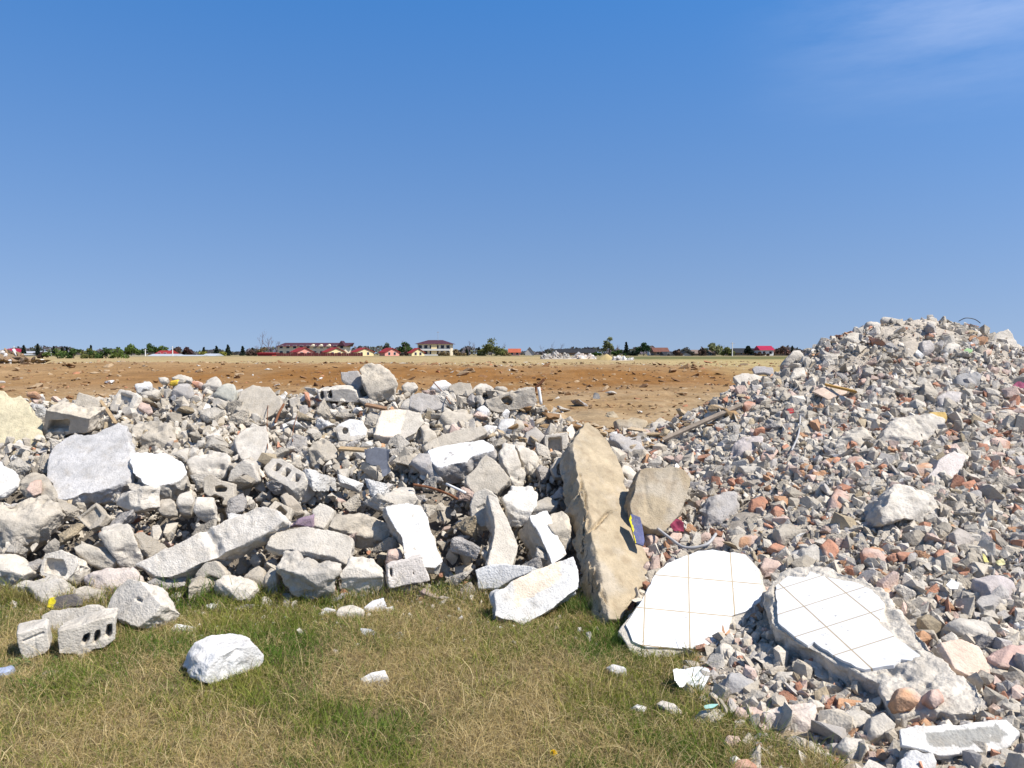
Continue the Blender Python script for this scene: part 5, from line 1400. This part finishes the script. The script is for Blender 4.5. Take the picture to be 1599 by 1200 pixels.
# ------------------------------------------------------------------ the village beyond the field
def fz(x, y): return float(field([x], [y])[0])


def at(u, D): return CAM.x + ray(u, 552).x * D


def hz(v, D): return CAM.z + ray(800, v).z * D


def wall_mat(n, c): return plain_mat(n, c, .85, .12, .6)


M_ROOFRED = plain_mat('red roof tiles', (.28, .03, .03), .7, .25, .8)
M_ROOFDARK = plain_mat('dark maroon roof', (.075, .028, .04), .7, .3, .8)
M_ROOFGREY = plain_mat('grey metal roof', (.42, .44, .47), .5, .2, .5)
M_ROOFBROWN = plain_mat('brown roof', (.16, .07, .05), .8, .3, .8)
M_CRIMSON = plain_mat('crimson roof', (.36, .02, .06), .6, .2, .8)
M_BLACKROOF = plain_mat('tarred roof', (.025, .026, .03), .8, .3, .8)
M_CREAM = wall_mat('cream render', (.72, .62, .45)); M_PINK = wall_mat('pink render', (.70, .32, .25)); M_YEL = wall_mat('yellow render', (.78, .62, .34))
M_WHITE = wall_mat('white render', (.72, .71, .68)); M_BROWNW = wall_mat('brown render', (.25, .18, .13)); M_GREYW = wall_mat('grey render', (.40, .39, .38))
M_WIN = plain_mat('dark window glass', (.03, .035, .045), .15, .1, 3)
M_TRIM = plain_mat('white trim', (.70, .68, .64), .7, .1, 3)


def window(par, x, y, z, w, h, axis='y'):
    m = MB()
    if axis == 'y': m.box(x - w / 2 - .08, x + w / 2 + .08, y - .06, y + .05, z - .08, z + h + .08)
    fr = m.build('window', M_TRIM, par)
    m = MB(); m.box(x - w / 2, x + w / 2, y - .09, y - .063, z, z + h); m.build('pane', M_WIN, fr)


def gable_house(u0, u1, v_eave, v_top, D, wall, roof, label, ug=None, depth=9, wins=True, front_gable=True, group='houses at the edge of the village', chimney=False):
    """ug given: the house stands at an angle, gable end from ug to u1, roof slope and long wall from u0 to ug"""
    zb = fz(at((u0 + u1) / 2, D), D) - .3
    ze, zt = hz(v_eave, D) - zb, hz(v_top, D) - zb
    if ug is not None:
        th = R(38); W = (at(u1, D) - at(ug, D)) / math.cos(th); depth = (at(ug, D) - at(u0, D)) / math.sin(th)
        root = empty('house', (at(ug, D), D, zb), th); x0, x1 = 0, W
    else:
        W = at(u1, D) - at(u0, D); root = empty('house', (at(u0, D), D, zb)); x0, x1 = 0, W
    if front_gable or ug is not None:
        mid_ = W / 2; o = .45
        m = MB(); m.prism([(0, 0, 0), (W, 0, 0), (W, 0, ze), (mid_, 0, zt - .2), (0, 0, ze)], (0, depth, 0)); m.build('wall', wall, root)
        sl = (zt - ze) / mid_
        m = MB()
        m.prism([(-o, -o, ze - o * sl), (mid_, -o, zt), (mid_, -o, zt + .16), (-o, -o, ze - o * sl + .16)], (0, depth + 2 * o, 0))
        m.prism([(W + o, -o, ze - o * sl), (mid_ + .01, -o, zt), (mid_ + .01, -o, zt + .16), (W + o, -o, ze - o * sl + .16)], (0, depth + 2 * o, 0))
        rf = m.build('roof', roof, root)
        if wins:
            for xx in (W * .3, W * .68): window(root, xx, 0, ze * .40, .9, 1.0)
    else:
        m = MB(); m.box(0, W, 0, depth, 0, ze); m.build('wall', wall, root)
        m = MB(); m.prism([(-.5, -.6, ze - .1), (-.5, depth / 2, zt), (-.5, depth + .6, ze - .1)], (W + 1, 0, 0)); rf = m.build('roof', roof, root)
        k = max(2, int(W / 6))
        if wins:
            for i in range(k): window(root, W * (i + .5) / k, 0, ze * .4, 1.0, 1.0)
    return tag(root, label, 'house', group)


D0 = 300
# long cream building with maroon roof
x0, x1 = at(434, 330), at(539, 330); zb = fz((x0 + x1) / 2, 330) - .3; W = x1 - x0
root = empty('long_building', ((x0 + x1) / 2, 330, zb)); ze, zt = hz(541, 330) - zb, hz(535.4, 330) - zb; h = W / 2
m = MB(); m.box(-h, h, 0, 11, 0, ze); m.build('wall', M_CREAM, root)
m = MB(); m.prism([(-h - .7, -1, ze - .1), (-h + 1.5, 5.5, zt), (-h - .7, 12, ze - .1)], (W + 1.4, 0, 0)); m.build('roof', M_ROOFDARK, root)
m = MB(); m.prism([(h - 3, -1.2, ze + .2), (h - 1.5, -1.2, zt + .8), (h, -1.2, ze + .2)], (0, 6, 0)); m.build('dormer', M_ROOFDARK, root)
for fl in range(2):
    for i in range(10): window(root, -h + W * (i + .5) / 10, 0, .9 + fl * 2.5, 1.3, 1.3)
for i in range(3):
    m = MB(); xx = -h + W * (.52 + .12 * i); m.prism([(xx - 1.6, -.6, ze - .5), (xx, -.6, ze + .9), (xx + 1.6, -.6, ze - .5)], (0, 3, 0)); m.build('wall_dormer', M_CREAM, root)
tag(root, 'long cream building with a maroon roof behind the gabled houses', 'building')
# flats with hipped dark roof
x0, x1 = at(652, 330), at(704, 330); zb = fz((x0 + x1) / 2, 330) - .3; W = x1 - x0; h = W / 2
root = empty('apartment_building', ((x0 + x1) / 2, 330, zb)); ze, zt = hz(537.5, 330) - zb, hz(531, 330) - zb
m = MB(); m.box(-h, h, 0, 12, 0, ze); m.build('wall', M_CREAM, root)
bmh = MB(); o_ = 1.2
pts = [(-h - o_, -o_, ze), (h + o_, -o_, ze), (h + o_, 12 + o_, ze), (-h - o_, 12 + o_, ze), (-h + 4, 6, zt), (h - 4, 6, zt)]
vs = [bmh.bm.verts.new(p) for p in pts]
for f in ((0, 1, 5, 4), (1, 2, 5), (2, 3, 4, 5), (3, 0, 4), (3, 2, 1, 0)): bmh.bm.faces.new([vs[i] for i in f])
bmh.build('roof', M_ROOFDARK, root)
for fl in range(2):
    zz = .9 + fl * ze / 2.2
    for i in range(6): window(root, -h + W * (i + .5) / 6, 0, zz, 1.4, 1.4)
    m = MB(); m.box(-h + .5, h - .5, -1.3, -.1, zz - .9, zz - .1); m.build('balcony', M_TRIM, root)
m = MB(); m.box(-1.2, 1.2, -.7, -.02, 0, ze); m.build('stair_tower', M_YEL, root)
tag(root, 'two-storey block of flats with a hipped maroon roof and balconies', 'building')
gable_house(449, 485, 550, 543.3, 290, M_PINK, M_ROOFRED, 'pink house with red roof in front of the long cream building', 463, wins=True)
gable_house(500, 535, 550, 543.5, 290, M_YEL, M_ROOFRED, 'yellow house with red roof at the right end of the long cream building', 511)
gable_house(546, 580, 550, 543.8, 290, M_YEL, M_ROOFRED, 'cream house with red roof standing right of the long cream building', 556)
gable_house(590, 621, 550.5, 544, 290, M_PINK, M_ROOFRED, 'pink house with red roof left of the tall green tree', 601)
gable_house(637, 661, 551, 544.3, 290, M_YEL, M_ROOFRED, 'small yellow gabled house left of the block of flats', 643)
gable_house(402, 425, 551.6, 550.8, 285, plain_mat('red boards', (.33, .03, .035), .8, .3, .8), M_ROOFRED, 'low red shed beneath the tall bare trees', front_gable=False, wins=False)
gable_house(5, 19, 550, 544.6, 320, M_WHITE, M_CRIMSON, 'white house with crimson roof at the far left', front_gable=False, depth=8)
gable_house(9, 32, 554.5, 552.8, 300, M_WHITE, M_ROOFGREY, 'low white shed in front of the crimson roofed house', front_gable=False, wins=False)
gable_house(29, 62, 551.5, 548.8, 330, M_WHITE, M_ROOFGREY, 'low white hall between the dark conifers at the far left', front_gable=False)
gable_house(244, 262, 552.4, 547.6, 300, M_WHITE, M_ROOFRED, 'red roofed bungalow behind the grey sheds', front_gable=False)
gable_house(186, 226, 557, 556, 280, M_GREYW, M_ROOFGREY, 'long grey shed left of the pale pole', front_gable=False, wins=False)
gable_house(232, 272, 556, 553, 270, M_GREYW, M_ROOFGREY, 'grey metal roofed shed between the two poles', front_gable=False, wins=False)
gable_house(274, 312, 557, 554.5, 270, M_GREYW, M_ROOFGREY, 'grey shed right of the tall pole', front_gable=False, wins=False)
gable_house(316, 334, 556.5, 552.5, 280, M_WHITE, M_ROOFGREY, 'grey roofed shed between the yellow-green bushes', front_gable=False, wins=False)
gable_house(795, 812, 550.5, 544.6, 330, M_PINK, plain_mat('terracotta roof', (.40, .10, .05), .8, .3, .8), 'terracotta roofed cottage right of the big olive bush', front_gable=False)
gable_house(820, 834, 551, 542.5, 360, M_GREYW, M_ROOFGREY, 'grey gabled cottage among the bare saplings', front_gable=True, wins=False)
gable_house(870, 931, 551, 545.2, 350, M_BROWNW, M_BLACKROOF, 'long dark barn behind the white rubble heap', front_gable=False, wins=False)
gable_house(1014, 1024, 545, 540.5, 340, M_WHITE, M_BROWNW, 'narrow white house right of the deep green tree', front_gable=True, depth=5)
gable_house(1022, 1044, 549.5, 543, 330, M_BROWNW, M_ROOFBROWN, 'brown roofed house beside the narrow white house', front_gable=False)
gable_house(1038, 1062, 554, 549.4, 300, M_WHITE, M_BLACKROOF, 'low white house with black roof in the right distance', front_gable=False)
gable_house(1062, 1080, 555, 549.8, 300, M_GREYW, M_BLACKROOF, 'low grey hut with black roof next to the low white house', front_gable=True, wins=False)
gable_house(1084, 1118, 552, 546.5, 320, M_BROWNW, plain_mat('faded brown roof', (.22, .16, .13), .8, .3, .8), 'long brown house left of the pale olive bush', front_gable=False)
gable_house(1188, 1208, 546.8, 540.2, 330, M_WHITE, M_CRIMSON, 'house with bright crimson roof near the right mound', front_gable=False)
gable_house(1150, 1180, 551, 544, 340, M_BROWNW, M_BLACKROOF, 'dark roofed house left of the bright crimson roof', front_gable=False)
gable_house(1212, 1234, 551.5, 546, 330, M_BROWNW, M_ROOFBROWN, 'brown house half hidden by the right mound', front_gable=False, wins=False)
# red board fence and poles
x0, x1 = at(432, 270), at(566, 270); zb = fz((x0 + x1) / 2, 270) - .2
f_ = empty('board_fence', ((x0 + x1) / 2, 270, zb)); W = x1 - x0
m = MB(); k = int(W / .8)
for i in range(k): m.box(-W / 2 + i * W / k + .02, -W / 2 + (i + 1) * W / k - .02, 0, .06, .1, 1.2 + .1 * (i % 3))
m.build('boards', plain_mat('maroon boards', (.13, .03, .03), .8, .4, .8), f_)
for i in range(12):
    m = MB(); xx = -W / 2 + i * W / 11; m.box(xx - .1, xx + .1, .08, .28, 0, 1.5); m.build('post', M_BROWNW, f_)
tag(f_, 'maroon board fence in front of the gabled houses', 'fence')
for u, v, lab in ((227, 545.5, 'pale concrete pole left of the grey metal roofed shed'), (269.5, 541, 'tall grey pole right of the grey metal roofed shed'), (1143.5, 534.5, 'thin pole left of the dark roofed house'), (22, 540.5, 'thin pole behind the crimson roofed house at the far left')):
    D = 265; x = at(u, D); zb = fz(x, D); t = hz(v, D) - zb
    p_ = empty('utility_pole', (x, D, zb)); m = MB(); m.tube([(0, 0, -.2), (0, 0, t)], .22, 8, .13); m.build('pole', M_TRIM, p_)
    m = MB(); m.box(-.7, .7, -.08, .08, t - .6, t - .45); m.build('crossarm', M_GREYW, p_)
    tag(p_, lab, 'pole', 'utility poles in the distance')
# mast on the flats
D = 335; x = at(684, D); zb = hz(531.6, D); m = MB(); m.tube([(0, 0, -.4), (0, 0, hz(518, D) - zb)], .07, 6, .04); m.box(-.5, .5, -.04, .04, hz(519.5, D) - zb, hz(519, D) - zb + .05)
o_ = m.build('antenna_mast', M_GREYW); o_.location = (x, D, zb); tag(o_, 'thin antenna mast on the block of flats', 'antenna')

# ------------------------------------------------------------------ trees
m, nt, b = newmat('foliage')
at_ = N(nt, 'ShaderNodeAttribute', attribute_name='col'); nt.links.new(at_.outputs['Color'], b.inputs['Base Color'])
tr = N(nt, 'ShaderNodeBsdfTranslucent'); nt.links.new(at_.outputs['Color'], tr.inputs['Color'])
mx = N(nt, 'ShaderNodeMixShader'); mx.inputs[0].default_value = .25
nt.links.new(b.outputs[0], mx.inputs[1]); nt.links.new(tr.outputs[0], mx.inputs[2]); nt.links.new(mx.outputs[0], nt.nodes['Material Output'].inputs['Surface'])
M_FOL = m
M_BARK = plain_mat('bark', (.10, .075, .06), .9, .3, 2)
M_TWIG = plain_mat('bare twigs', (.17, .13, .14), .9, .3, 2)


def leaves(cs, rad, n, size, col, rs):
    """n leaf clumps spread over blobs (centres cs, radii rad)"""
    k = rs.randint(0, len(cs), n); d = rs.normal(0, 1, (n, 3)); d /= np.linalg.norm(d, axis=1)[:, None]
    p = cs[k] + d * rad[k] * (rs.rand(n, 1) ** .45)
    a = rs.normal(0, 1, (n, 3)); a /= np.linalg.norm(a, axis=1)[:, None]
    b_ = np.cross(a, rs.normal(0, 1, (n, 3))); b_ /= np.linalg.norm(b_, axis=1)[:, None]
    s = size * rs.uniform(.5, 1.3, (n, 1))
    V = np.stack([p - a * s, p + b_ * s * .55, p + a * s, p - b_ * s * .55], 1).reshape(-1, 3)
    C = np.array(col) * rs.uniform(.6, 1.35, (n, 1)) * np.array([1, 1, 1])
    return V, np.arange(n * 4).reshape(n, 4), np.repeat(C, 4, 0)


def tree(u, vtop, wpx, D, kind, col, label, vbase=None, n=None, name=None):
    x = at(u, D); zb = fz(x, D); ht = hz(vtop, D) - zb; wd = wpx / 1200 * D
    rs = np.random.RandomState(int(u * 7 + D)); root = empty(name or ('bush' if kind == 'bush' else 'tree'), (x, D, zb)); size = .0016 * D * .9
    if kind == 'conifer':
        nb = 14; t = np.linspace(.08, .97, nb)
        cs = np.stack([rs.normal(0, .03 * wd, nb), rs.normal(0, .03 * wd, nb), t * ht], 1); rr = (wd / 2 * (1.05 - t))[:, None] * np.array([1, 1, .6])
        V, F, C = leaves(cs, rr, n or 700, size * .9, col, rs)
    elif kind == 'bare':
        m = MB(); rng = random.Random(int(u * 3))
        def grow(p, d, L, r, lv):
            q = p + d * L; m.tube([p, (p + q) / 2 + Vector((rng.uniform(-.05, .05), 0, 0)) * L, q], r, 5, r * .6)
            if lv:
                for _ in range(rng.choice((2, 3, 3))):
                    e = (d + Vector((rng.uniform(-.7, .7), rng.uniform(-.7, .7), rng.uniform(-.05, .5)))).normalized()
                    grow(p + d * L * rng.uniform(.45, 1), e, L * rng.uniform(.55, .8), r * .6, lv - 1)
        for _ in range(3 if wd > 4 else 1):
            grow(Vector((rng.uniform(-.3, .3) * wd, rng.uniform(-1, 1), -.2)), Vector((rng.uniform(-.12, .12), 0, 1)), ht * .42, .028 * ht * .4, 4 if wd > 3 else 3)
        m.build('branches', M_TWIG, root)
        return tag(root, label, 'bare tree', 'bare trees on the horizon')
    else:
        nb = 10 if kind == 'tree' else 12
        lo = .35 if kind == 'tree' else .12
        cs = np.stack([rs.normal(0, .24 * wd, nb).clip(-.42 * wd, .42 * wd), rs.normal(0, .2 * wd, nb), rs.uniform(lo, .8, nb) * ht], 1)
        cs[:, 2] *= 1 - .45 * (np.abs(cs[:, 0]) / (.5 * wd)) ** 1.5
        cs[0] = (0, 0, ht * .8)
        rr = rs.uniform(.16, .27, (nb, 1)) * min(wd, ht * 1.3) * np.array([1, 1, .85])
        V, F, C = leaves(cs, rr, n or int(500 + wd * ht * 16), size, col, rs)
    fo = link('foliage' if kind == 'bush' else 'crown', mesh_np('crown', V, F, False, C), M_FOL, root)
    m = MB()
    if kind == 'tree':
        m.tube([(0, 0, -.2), (.1, 0, ht * .4)], .05 * ht * .5 + .08, 7, .08)
        for k in range(4): m.tube([(.1 * k / 4, 0, ht * (.25 + .04 * k)), tuple(cs[k])], .07, 5, .03)
    else: m.tube([(0, 0, -.2), (0, 0, ht * .8)], .14, 6, .04)
    m.build('trunk', M_BARK, root)
    return tag(root, label, 'bush' if kind == 'bush' else 'tree', 'bushes at the field edge' if kind == 'bush' else 'trees in the distance')


DK = (.020, .032, .022); MG = (.055, .095, .025); LG = (.12, .17, .04); OL = (.15, .16, .05); YG = (.26, .25, .05); SC = (.22, .16, .08); BRN = (.10, .065, .05); PG = (.20, .22, .11)
CON = [(37, 540, 10, 'conifer behind the low white hall, nearest the crimson roof'), (59, 537.6, 9, 'tallest dark conifer at the far left'), (84, 541.5, 6, 'dark conifer left of the close dark pair'), (97, 543, 6, 'left one of the close dark conifer pair'), (104, 543, 6, 'right one of the close dark conifer pair'),
       (142, 539.8, 6, 'single dark spire rising over the green hedge'), (318, 543, 7, 'small dark conifer right of the grey sheds'), (338, 541, 10, 'dark conifer between the yellow-green bushes'), (356, 539, 14, 'broad dark conifer left of the bare trees'), (379, 541.3, 11, 'dark conifer behind the tan scrub'), (394, 544, 8, 'low dark conifer next to the tan scrub'),
       (729, 545.5, 9, 'dark conifer left of the big olive bush'), (748, 543, 8, 'dark conifer touching the big olive bush'), (978, 535, 12, 'dark evergreen left of the deep green tree'), (1237, 541, 6, 'dark pine spire beside the right mound')]
for u, v, w, lab in CON: tree(u, v, w, 310, 'conifer', DK, lab)
TR = [(205, 538.5, 40, 'tree', LG, 'broad fresh green tree right of the green hedge'), (234, 537.3, 28, 'tree', MG, 'mid green tree behind the pale pole'), (253, 540.5, 18, 'tree', LG, 'light green tree above the red roofed bungalow'),
      (277, 543, 20, 'tree', BRN, 'dark brown tree right of the tall pole'), (292, 542, 16, 'tree', (.09, .05, .05), 'maroon leafless-looking tree above the grey shed'), (632, 533.5, 22, 'tree', MG, 'green tree between the pink and the small yellow house'),
      (952, 523.5, 20, 'tree', PG, 'tall pale green tree behind the sand heap'), (1005, 535, 20, 'tree', (.035, .075, .03), 'deep green tree left of the narrow white house'), (1113, 535, 26, 'tree', PG, 'pale olive tree in the right distance'), (604, 534.5, 14, 'tree', (.14, .17, .13), 'hazy green tree behind the pink house'),
      (1072, 543, 26, 'tree', (.10, .10, .09), 'greyish brown tree behind the low hut'), (1222, 541, 20, 'tree', BRN, 'brown tree beside the bright crimson roof'), (1168, 540, 16, 'tree', DK, 'dark tree left of the bright crimson roof')]
for u, v, w, k, c_, lab in TR: tree(u, v, w, 320 if u not in (952,) else 280, k, c_, lab)
BU = [(90, 546.5, 36, LG, 'leftmost bush of the green hedge'), (115, 545.5, 36, MG, 'second bush of the green hedge'), (140, 544.8, 40, OL, 'olive bush in the middle of the green hedge'), (165, 545, 36, MG, 'fourth bush of the green hedge'), (184, 543.5, 30, LG, 'right end bush of the green hedge'),
      (66, 551, 14, BRN, 'reddish scrub bush left of the green hedge'), (316, 549.5, 13, YG, 'left yellow-green bush by the grey sheds'), (347, 549.5, 11, YG, 'right yellow-green bush before the conifers'), (412, 542.5, 24, SC, 'tan scrub under the tall bare trees'), (392, 547, 16, BRN, 'brown scrub left of the low red shed'),
      (768, 529, 38, OL, 'big olive bush in the middle distance'), (712, 545.5, 30, SC, 'tan scrub right of the block of flats'), (693, 550, 22, SC, 'low scrub before the block of flats'), (634, 549, 18, BRN, 'brown scrub under the green tree'), (790, 548, 14, SC, 'low scrub right of the big olive bush'),
      (965, 547, 30, MG, 'green shrub belt left of the dark evergreen'), (990, 548, 22, DK, 'dark shrub under the dark evergreen'), (1134, 542, 22, OL, 'pale olive bush right of the long brown house'), (1060, 546, 20, BRN, 'brown bush behind the low white house'), (930, 550, 18, MG, 'green shrub right of the long dark barn'),
      (1186, 550, 24, BRN, 'dark brown bush under the bright crimson roof'), (1096, 543, 14, BRN, 'brown bush above the long brown house')]
for u, v, w, c_, lab in BU: tree(u, v - (1.5 if 60 < u < 190 else 0), w, 150 if 60 < u < 190 else 295, 'bush', c_, lab)
BA = [(414, 520, 22, 'tallest bare tree beside the long cream building'), (430, 528, 14, 'bare tree touching the long cream building'), (406, 533, 14, 'slim bare tree above the low red shed'), (635, 522, 3, 'thin bare poplar behind the green tree'), (731, 527, 3, 'left bare sapling above the dark conifer'), (742, 529, 3, 'right bare sapling above the dark conifer'),
      (788, 533, 5, 'bare sapling right of the big olive bush'), (845, 534, 5, 'bare sapling left of the white rubble heap'), (862, 530, 5, 'tall bare sapling over the white rubble heap'), (874, 533, 5, 'bare sapling at the left end of the dark barn'), (968, 529, 4, 'thin bare tree right of the tall pale green tree'), (1132, 533, 4, 'bare tree over the pale olive bush'), (1225, 536, 5, 'bare tree beside the brown tree by the mound')]
for u, v, w, lab in BA: tree(u, v, w, 305, 'bare', None, lab)
# far tree line
rs = np.random.RandomState(9); n = 16000; D = rs.uniform(420, 620, n); uu = rs.uniform(-350, 1950, n)
x = (uu - 799.5) / 1200 * D; hmax = 3.2 + 2.6 * np.clip(fbm(np.stack([uu * .03, uu * 0, uu * 0], 1), 3, 3), -.6, 1.4)
z = field(x, D) + rs.rand(n) ** .8 * hmax * D / 500
a = rs.normal(0, 1, (n, 3)); a /= np.linalg.norm(a, axis=1)[:, None]; b_ = np.cross(a, rs.normal(0, 1, (n, 3))); b_ /= np.linalg.norm(b_, axis=1)[:, None]
s = rs.uniform(.6, 1.6, (n, 1)); p = np.stack([x, D, z], 1)
V = np.stack([p - a * s, p + b_ * s * .6, p + a * s, p - b_ * s * .6], 1).reshape(-1, 3)
pal = np.array([(.08, .08, .075), (.10, .11, .075), (.12, .10, .10), (.14, .12, .135), (.05, .055, .05)])  # purple-grey of bare trees, lightened in the colour to suggest haze
C = pal[(np.floor(uu / 23) * 7 + rs.randint(0, 3, n)).astype(int) % 5] * rs.uniform(.7, 1.3, (n, 1))
tag(link('woodland', mesh_np('woodland', V, np.arange(n * 4).reshape(n, 4), False, np.repeat(C, 4, 0)), M_FOL), 'far belt of trees and scrub closing the horizon', 'woodland', kind='stuff')

# ------------------------------------------------------------------ heaps out on the field
def far_heap(name, cat, label, blobs, D, col, mat, rockn=0, rcol=None, seed=1):
    x0 = at(blobs[0][0], D); zb = fz(x0, D); root = empty(name, (x0, D, zb)); k = 40
    xs_ = np.linspace(min(at(b[0] - b[2], D) for b in blobs) - x0 - .5, max(at(b[0] + b[2], D) for b in blobs) - x0 + .5, k); ys_ = np.linspace(-4, 4, 18)
    X_, Y_ = np.meshgrid(xs_, ys_); Z_ = np.full(X_.shape, -.3)
    for u, v, w in blobs:
        cx = at(u, D) - x0; ww = w / 1200 * D; hh = hz(v, D) - zb
        Z_ = np.maximum(Z_, hh * (1.02 - np.sqrt(((X_ - cx) / ww) ** 2 + (Y_ / 3.6) ** 2)))
    Z_ = Z_ + .12 * fbm(np.stack([X_.ravel() * .9, Y_.ravel() * .9, X_.ravel() * 0], 1), seed, 3).reshape(X_.shape) - .05
    id_ = np.arange(X_.size).reshape(X_.shape); F = np.stack([id_[:-1, :-1], id_[:-1, 1:], id_[1:, 1:], id_[1:, :-1]], -1).reshape(-1, 4)
    link('mound', mesh_np('mound', np.stack([X_.ravel(), Y_.ravel(), Z_.ravel()], 1), F, True, np.array(col)), mat, root)
    if rockn:
        rs_ = np.random.RandomState(seed); i = rs_.randint(0, X_.size, rockn * 4); i = i[Z_.ravel()[i] > .1][:rockn]
        P_ = np.stack([X_.ravel()[i], Y_.ravel()[i], Z_.ravel()[i]], 1)
        o = scatter('lumps', P_, rs_.uniform(.15, .5, len(i)), np.array(rcol)[rs_.randint(0, len(rcol), len(i))], rs_, M_RUBBLE); o.parent = root; o['kind'] = 'stuff'
    return tag(root, label, cat, 'heaps far out on the field')


far_heap('rubble_heap', 'rubble heap', 'white rubble heap in front of the long dark barn', [(868, 549, 14), (856, 555, 12), (882, 553, 12)], 130, (.42, .37, .31), M_RUBBLE, 130, [(.40, .37, .33), (.34, .29, .24), (.47, .45, .42)], 3)
far_heap('rubble_heap', 'rubble heap', 'pale rubble heap right of the white rubble heap', [(905, 552, 16), (922, 553, 10)], 135, (.55, .47, .38), M_RUBBLE, 80, [(.62, .60, .57), (.6, .5, .42)], 4)
far_heap('sand_heap', 'sand heap', 'yellow sand heap under the tall pale green tree', [(947, 551.5, 16)], 120, (.46, .35, .15), M_RUBBLE, 0, None, 5)
far_heap('rubble_heap', 'rubble heap', 'low white stones at the foot of the sand heap', [(968, 558, 14), (978, 561, 10)], 112, (.55, .50, .43), M_RUBBLE, 70, [(.66, .65, .62), (.55, .5, .45)], 6)
far_heap('rubble_heap', 'rubble heap', 'dark debris heap on the bare field at the far left', [(10, 571, 18), (24, 575, 10)], 70, (.20, .14, .08), M_RUBBLE, 60, [(.62, .60, .57), (.10, .07, .05), (.3, .2, .12)], 7)
FS = [(630, 572, 62, .5, 'L', 'pale stone alone on the brown bank right of the skyline boulder'), (612, 573, 62, .4, 'L', 'smaller pale stone left of the lone pale bank stone'), (169, 590, 40, .42, 'W', 'white stone on the bare field above the white skyline lump'), (65, 563, 90, .5, 'W', 'white stone at the far edge of the brown bank on the left'),
      (905, 620, 24, .42, 'G', 'flat grey stone on the bare field right of the top hollow block'), (880, 632, 21, .34, 'L', 'pale stone left of the flat grey field stone'), (932, 606, 28, .3, 'D', 'dark lump on the bare field behind the tan beam'), (955, 600, 30, .32, 'L', 'pale lump right of the dark lump on the bare field'),
      (957, 640, 19, .26, 'T', 'sandy lump on the bare field above the tan earthy boulder'), (820, 566, 80, .4, 'W', 'white speck of stone far out on the bare field'), (190, 571, 75, .6, 'L', 'pale slab far out on the brown bank at the left')]
rs = np.random.RandomState(3)
for u, v, D, r, c_, lab in FS:
    x = at(u, D); stone('field_stone', 'stone', lab, 'stray stones on the bare field', (x, D, fz(x, D) + r * .25), r, c_, rs, .1, .55)

# ------------------------------------------------------------------ sun and sky
SUN_EL, SUN_AZ = R(52), R(63)      # height; angle from behind the camera toward the right
sd = Vector((math.sin(SUN_AZ) * math.cos(SUN_EL), -math.cos(SUN_AZ) * math.cos(SUN_EL), math.sin(SUN_EL)))
sl = bpy.data.lights.new('sun', 'SUN'); sl.energy = 5.0; sl.angle = R(.53); sl.color = (1, .945, .865)
so = bpy.data.objects.new('sun', sl); COL.objects.link(so); so.rotation_euler = sd.to_track_quat('Z', 'Y').to_euler()
w = bpy.data.worlds.new('World'); scene.world = w; w.use_nodes = True; nt = w.node_tree
bg = nt.nodes['Background']; sk = N(nt, 'ShaderNodeTexSky', sky_type='NISHITA'); sk.sun_disc = False
sk.sun_elevation = SUN_EL; sk.sun_rotation = math.atan2(sd.x, sd.y); sk.altitude = 100; sk.air_density = 1.0; sk.dust_density = .2; sk.ozone_density = 3.0
tc = N(nt, 'ShaderNodeTexCoord'); mp = N(nt, 'ShaderNodeMapping'); nt.links.new(tc.outputs['Generated'], mp.inputs['Vector'])
mp.inputs['Rotation'].default_value = (0, R(-24), 0); mp.inputs['Scale'].default_value = (2.2, 1.5, 11)
cl = maprange(nt, noise_node(nt, mp.outputs[0], 1.3, 8, .62), .42, .86, 0, 1)
sx = N(nt, 'ShaderNodeSeparateXYZ'); nt.links.new(tc.outputs['Generated'], sx.inputs[0])
side = math_node(nt, 'MULTIPLY', maprange(nt, sx.outputs[0], .22, .50, 0, 1, True), maprange(nt, sx.outputs[2], .22, .40, 0, 1, True))
mv = N(nt, 'ShaderNodeCombineXYZ'); nt.links.new(sx.outputs[0], mv.inputs[0]); nt.links.new(sx.outputs[1], mv.inputs[1])
nt.links.new(math_node(nt, 'ADD', math_node(nt, 'MULTIPLY', math_node(nt, 'MAXIMUM', sx.outputs[2], 0.0), .80), .22), mv.inputs[2])
nm2 = N(nt, 'ShaderNodeVectorMath', operation='NORMALIZE'); nt.links.new(mv.outputs[0], nm2.inputs[0]); nt.links.new(nm2.outputs[0], sk.inputs['Vector'])
fac = math_node(nt, 'MULTIPLY', math_node(nt, 'MULTIPLY', cl, side), .38)
sky = mixc(nt, fac, mixc(nt, 1.0, sk.outputs[0], mixc(nt, maprange(nt, sx.outputs[2], .0, .42, 0, 1), (1.60, 1.36, 1.24), mixc(nt, maprange(nt, sx.outputs[2], .45, .85, 0, 1), (.66, 1.37, 1.90), (.80, .90, 1.0))), 'MULTIPLY'), (10, 10.5, 12))
nt.links.new(sky, bg.inputs['Color']); bg.inputs['Strength'].default_value = .078
scene.view_settings.view_transform = 'Standard'; scene.view_settings.look = 'None'; scene.view_settings.exposure = .46; scene.view_settings.gamma = 1
scene.cycles.max_bounces = 5; scene.cycles.diffuse_bounces = 3
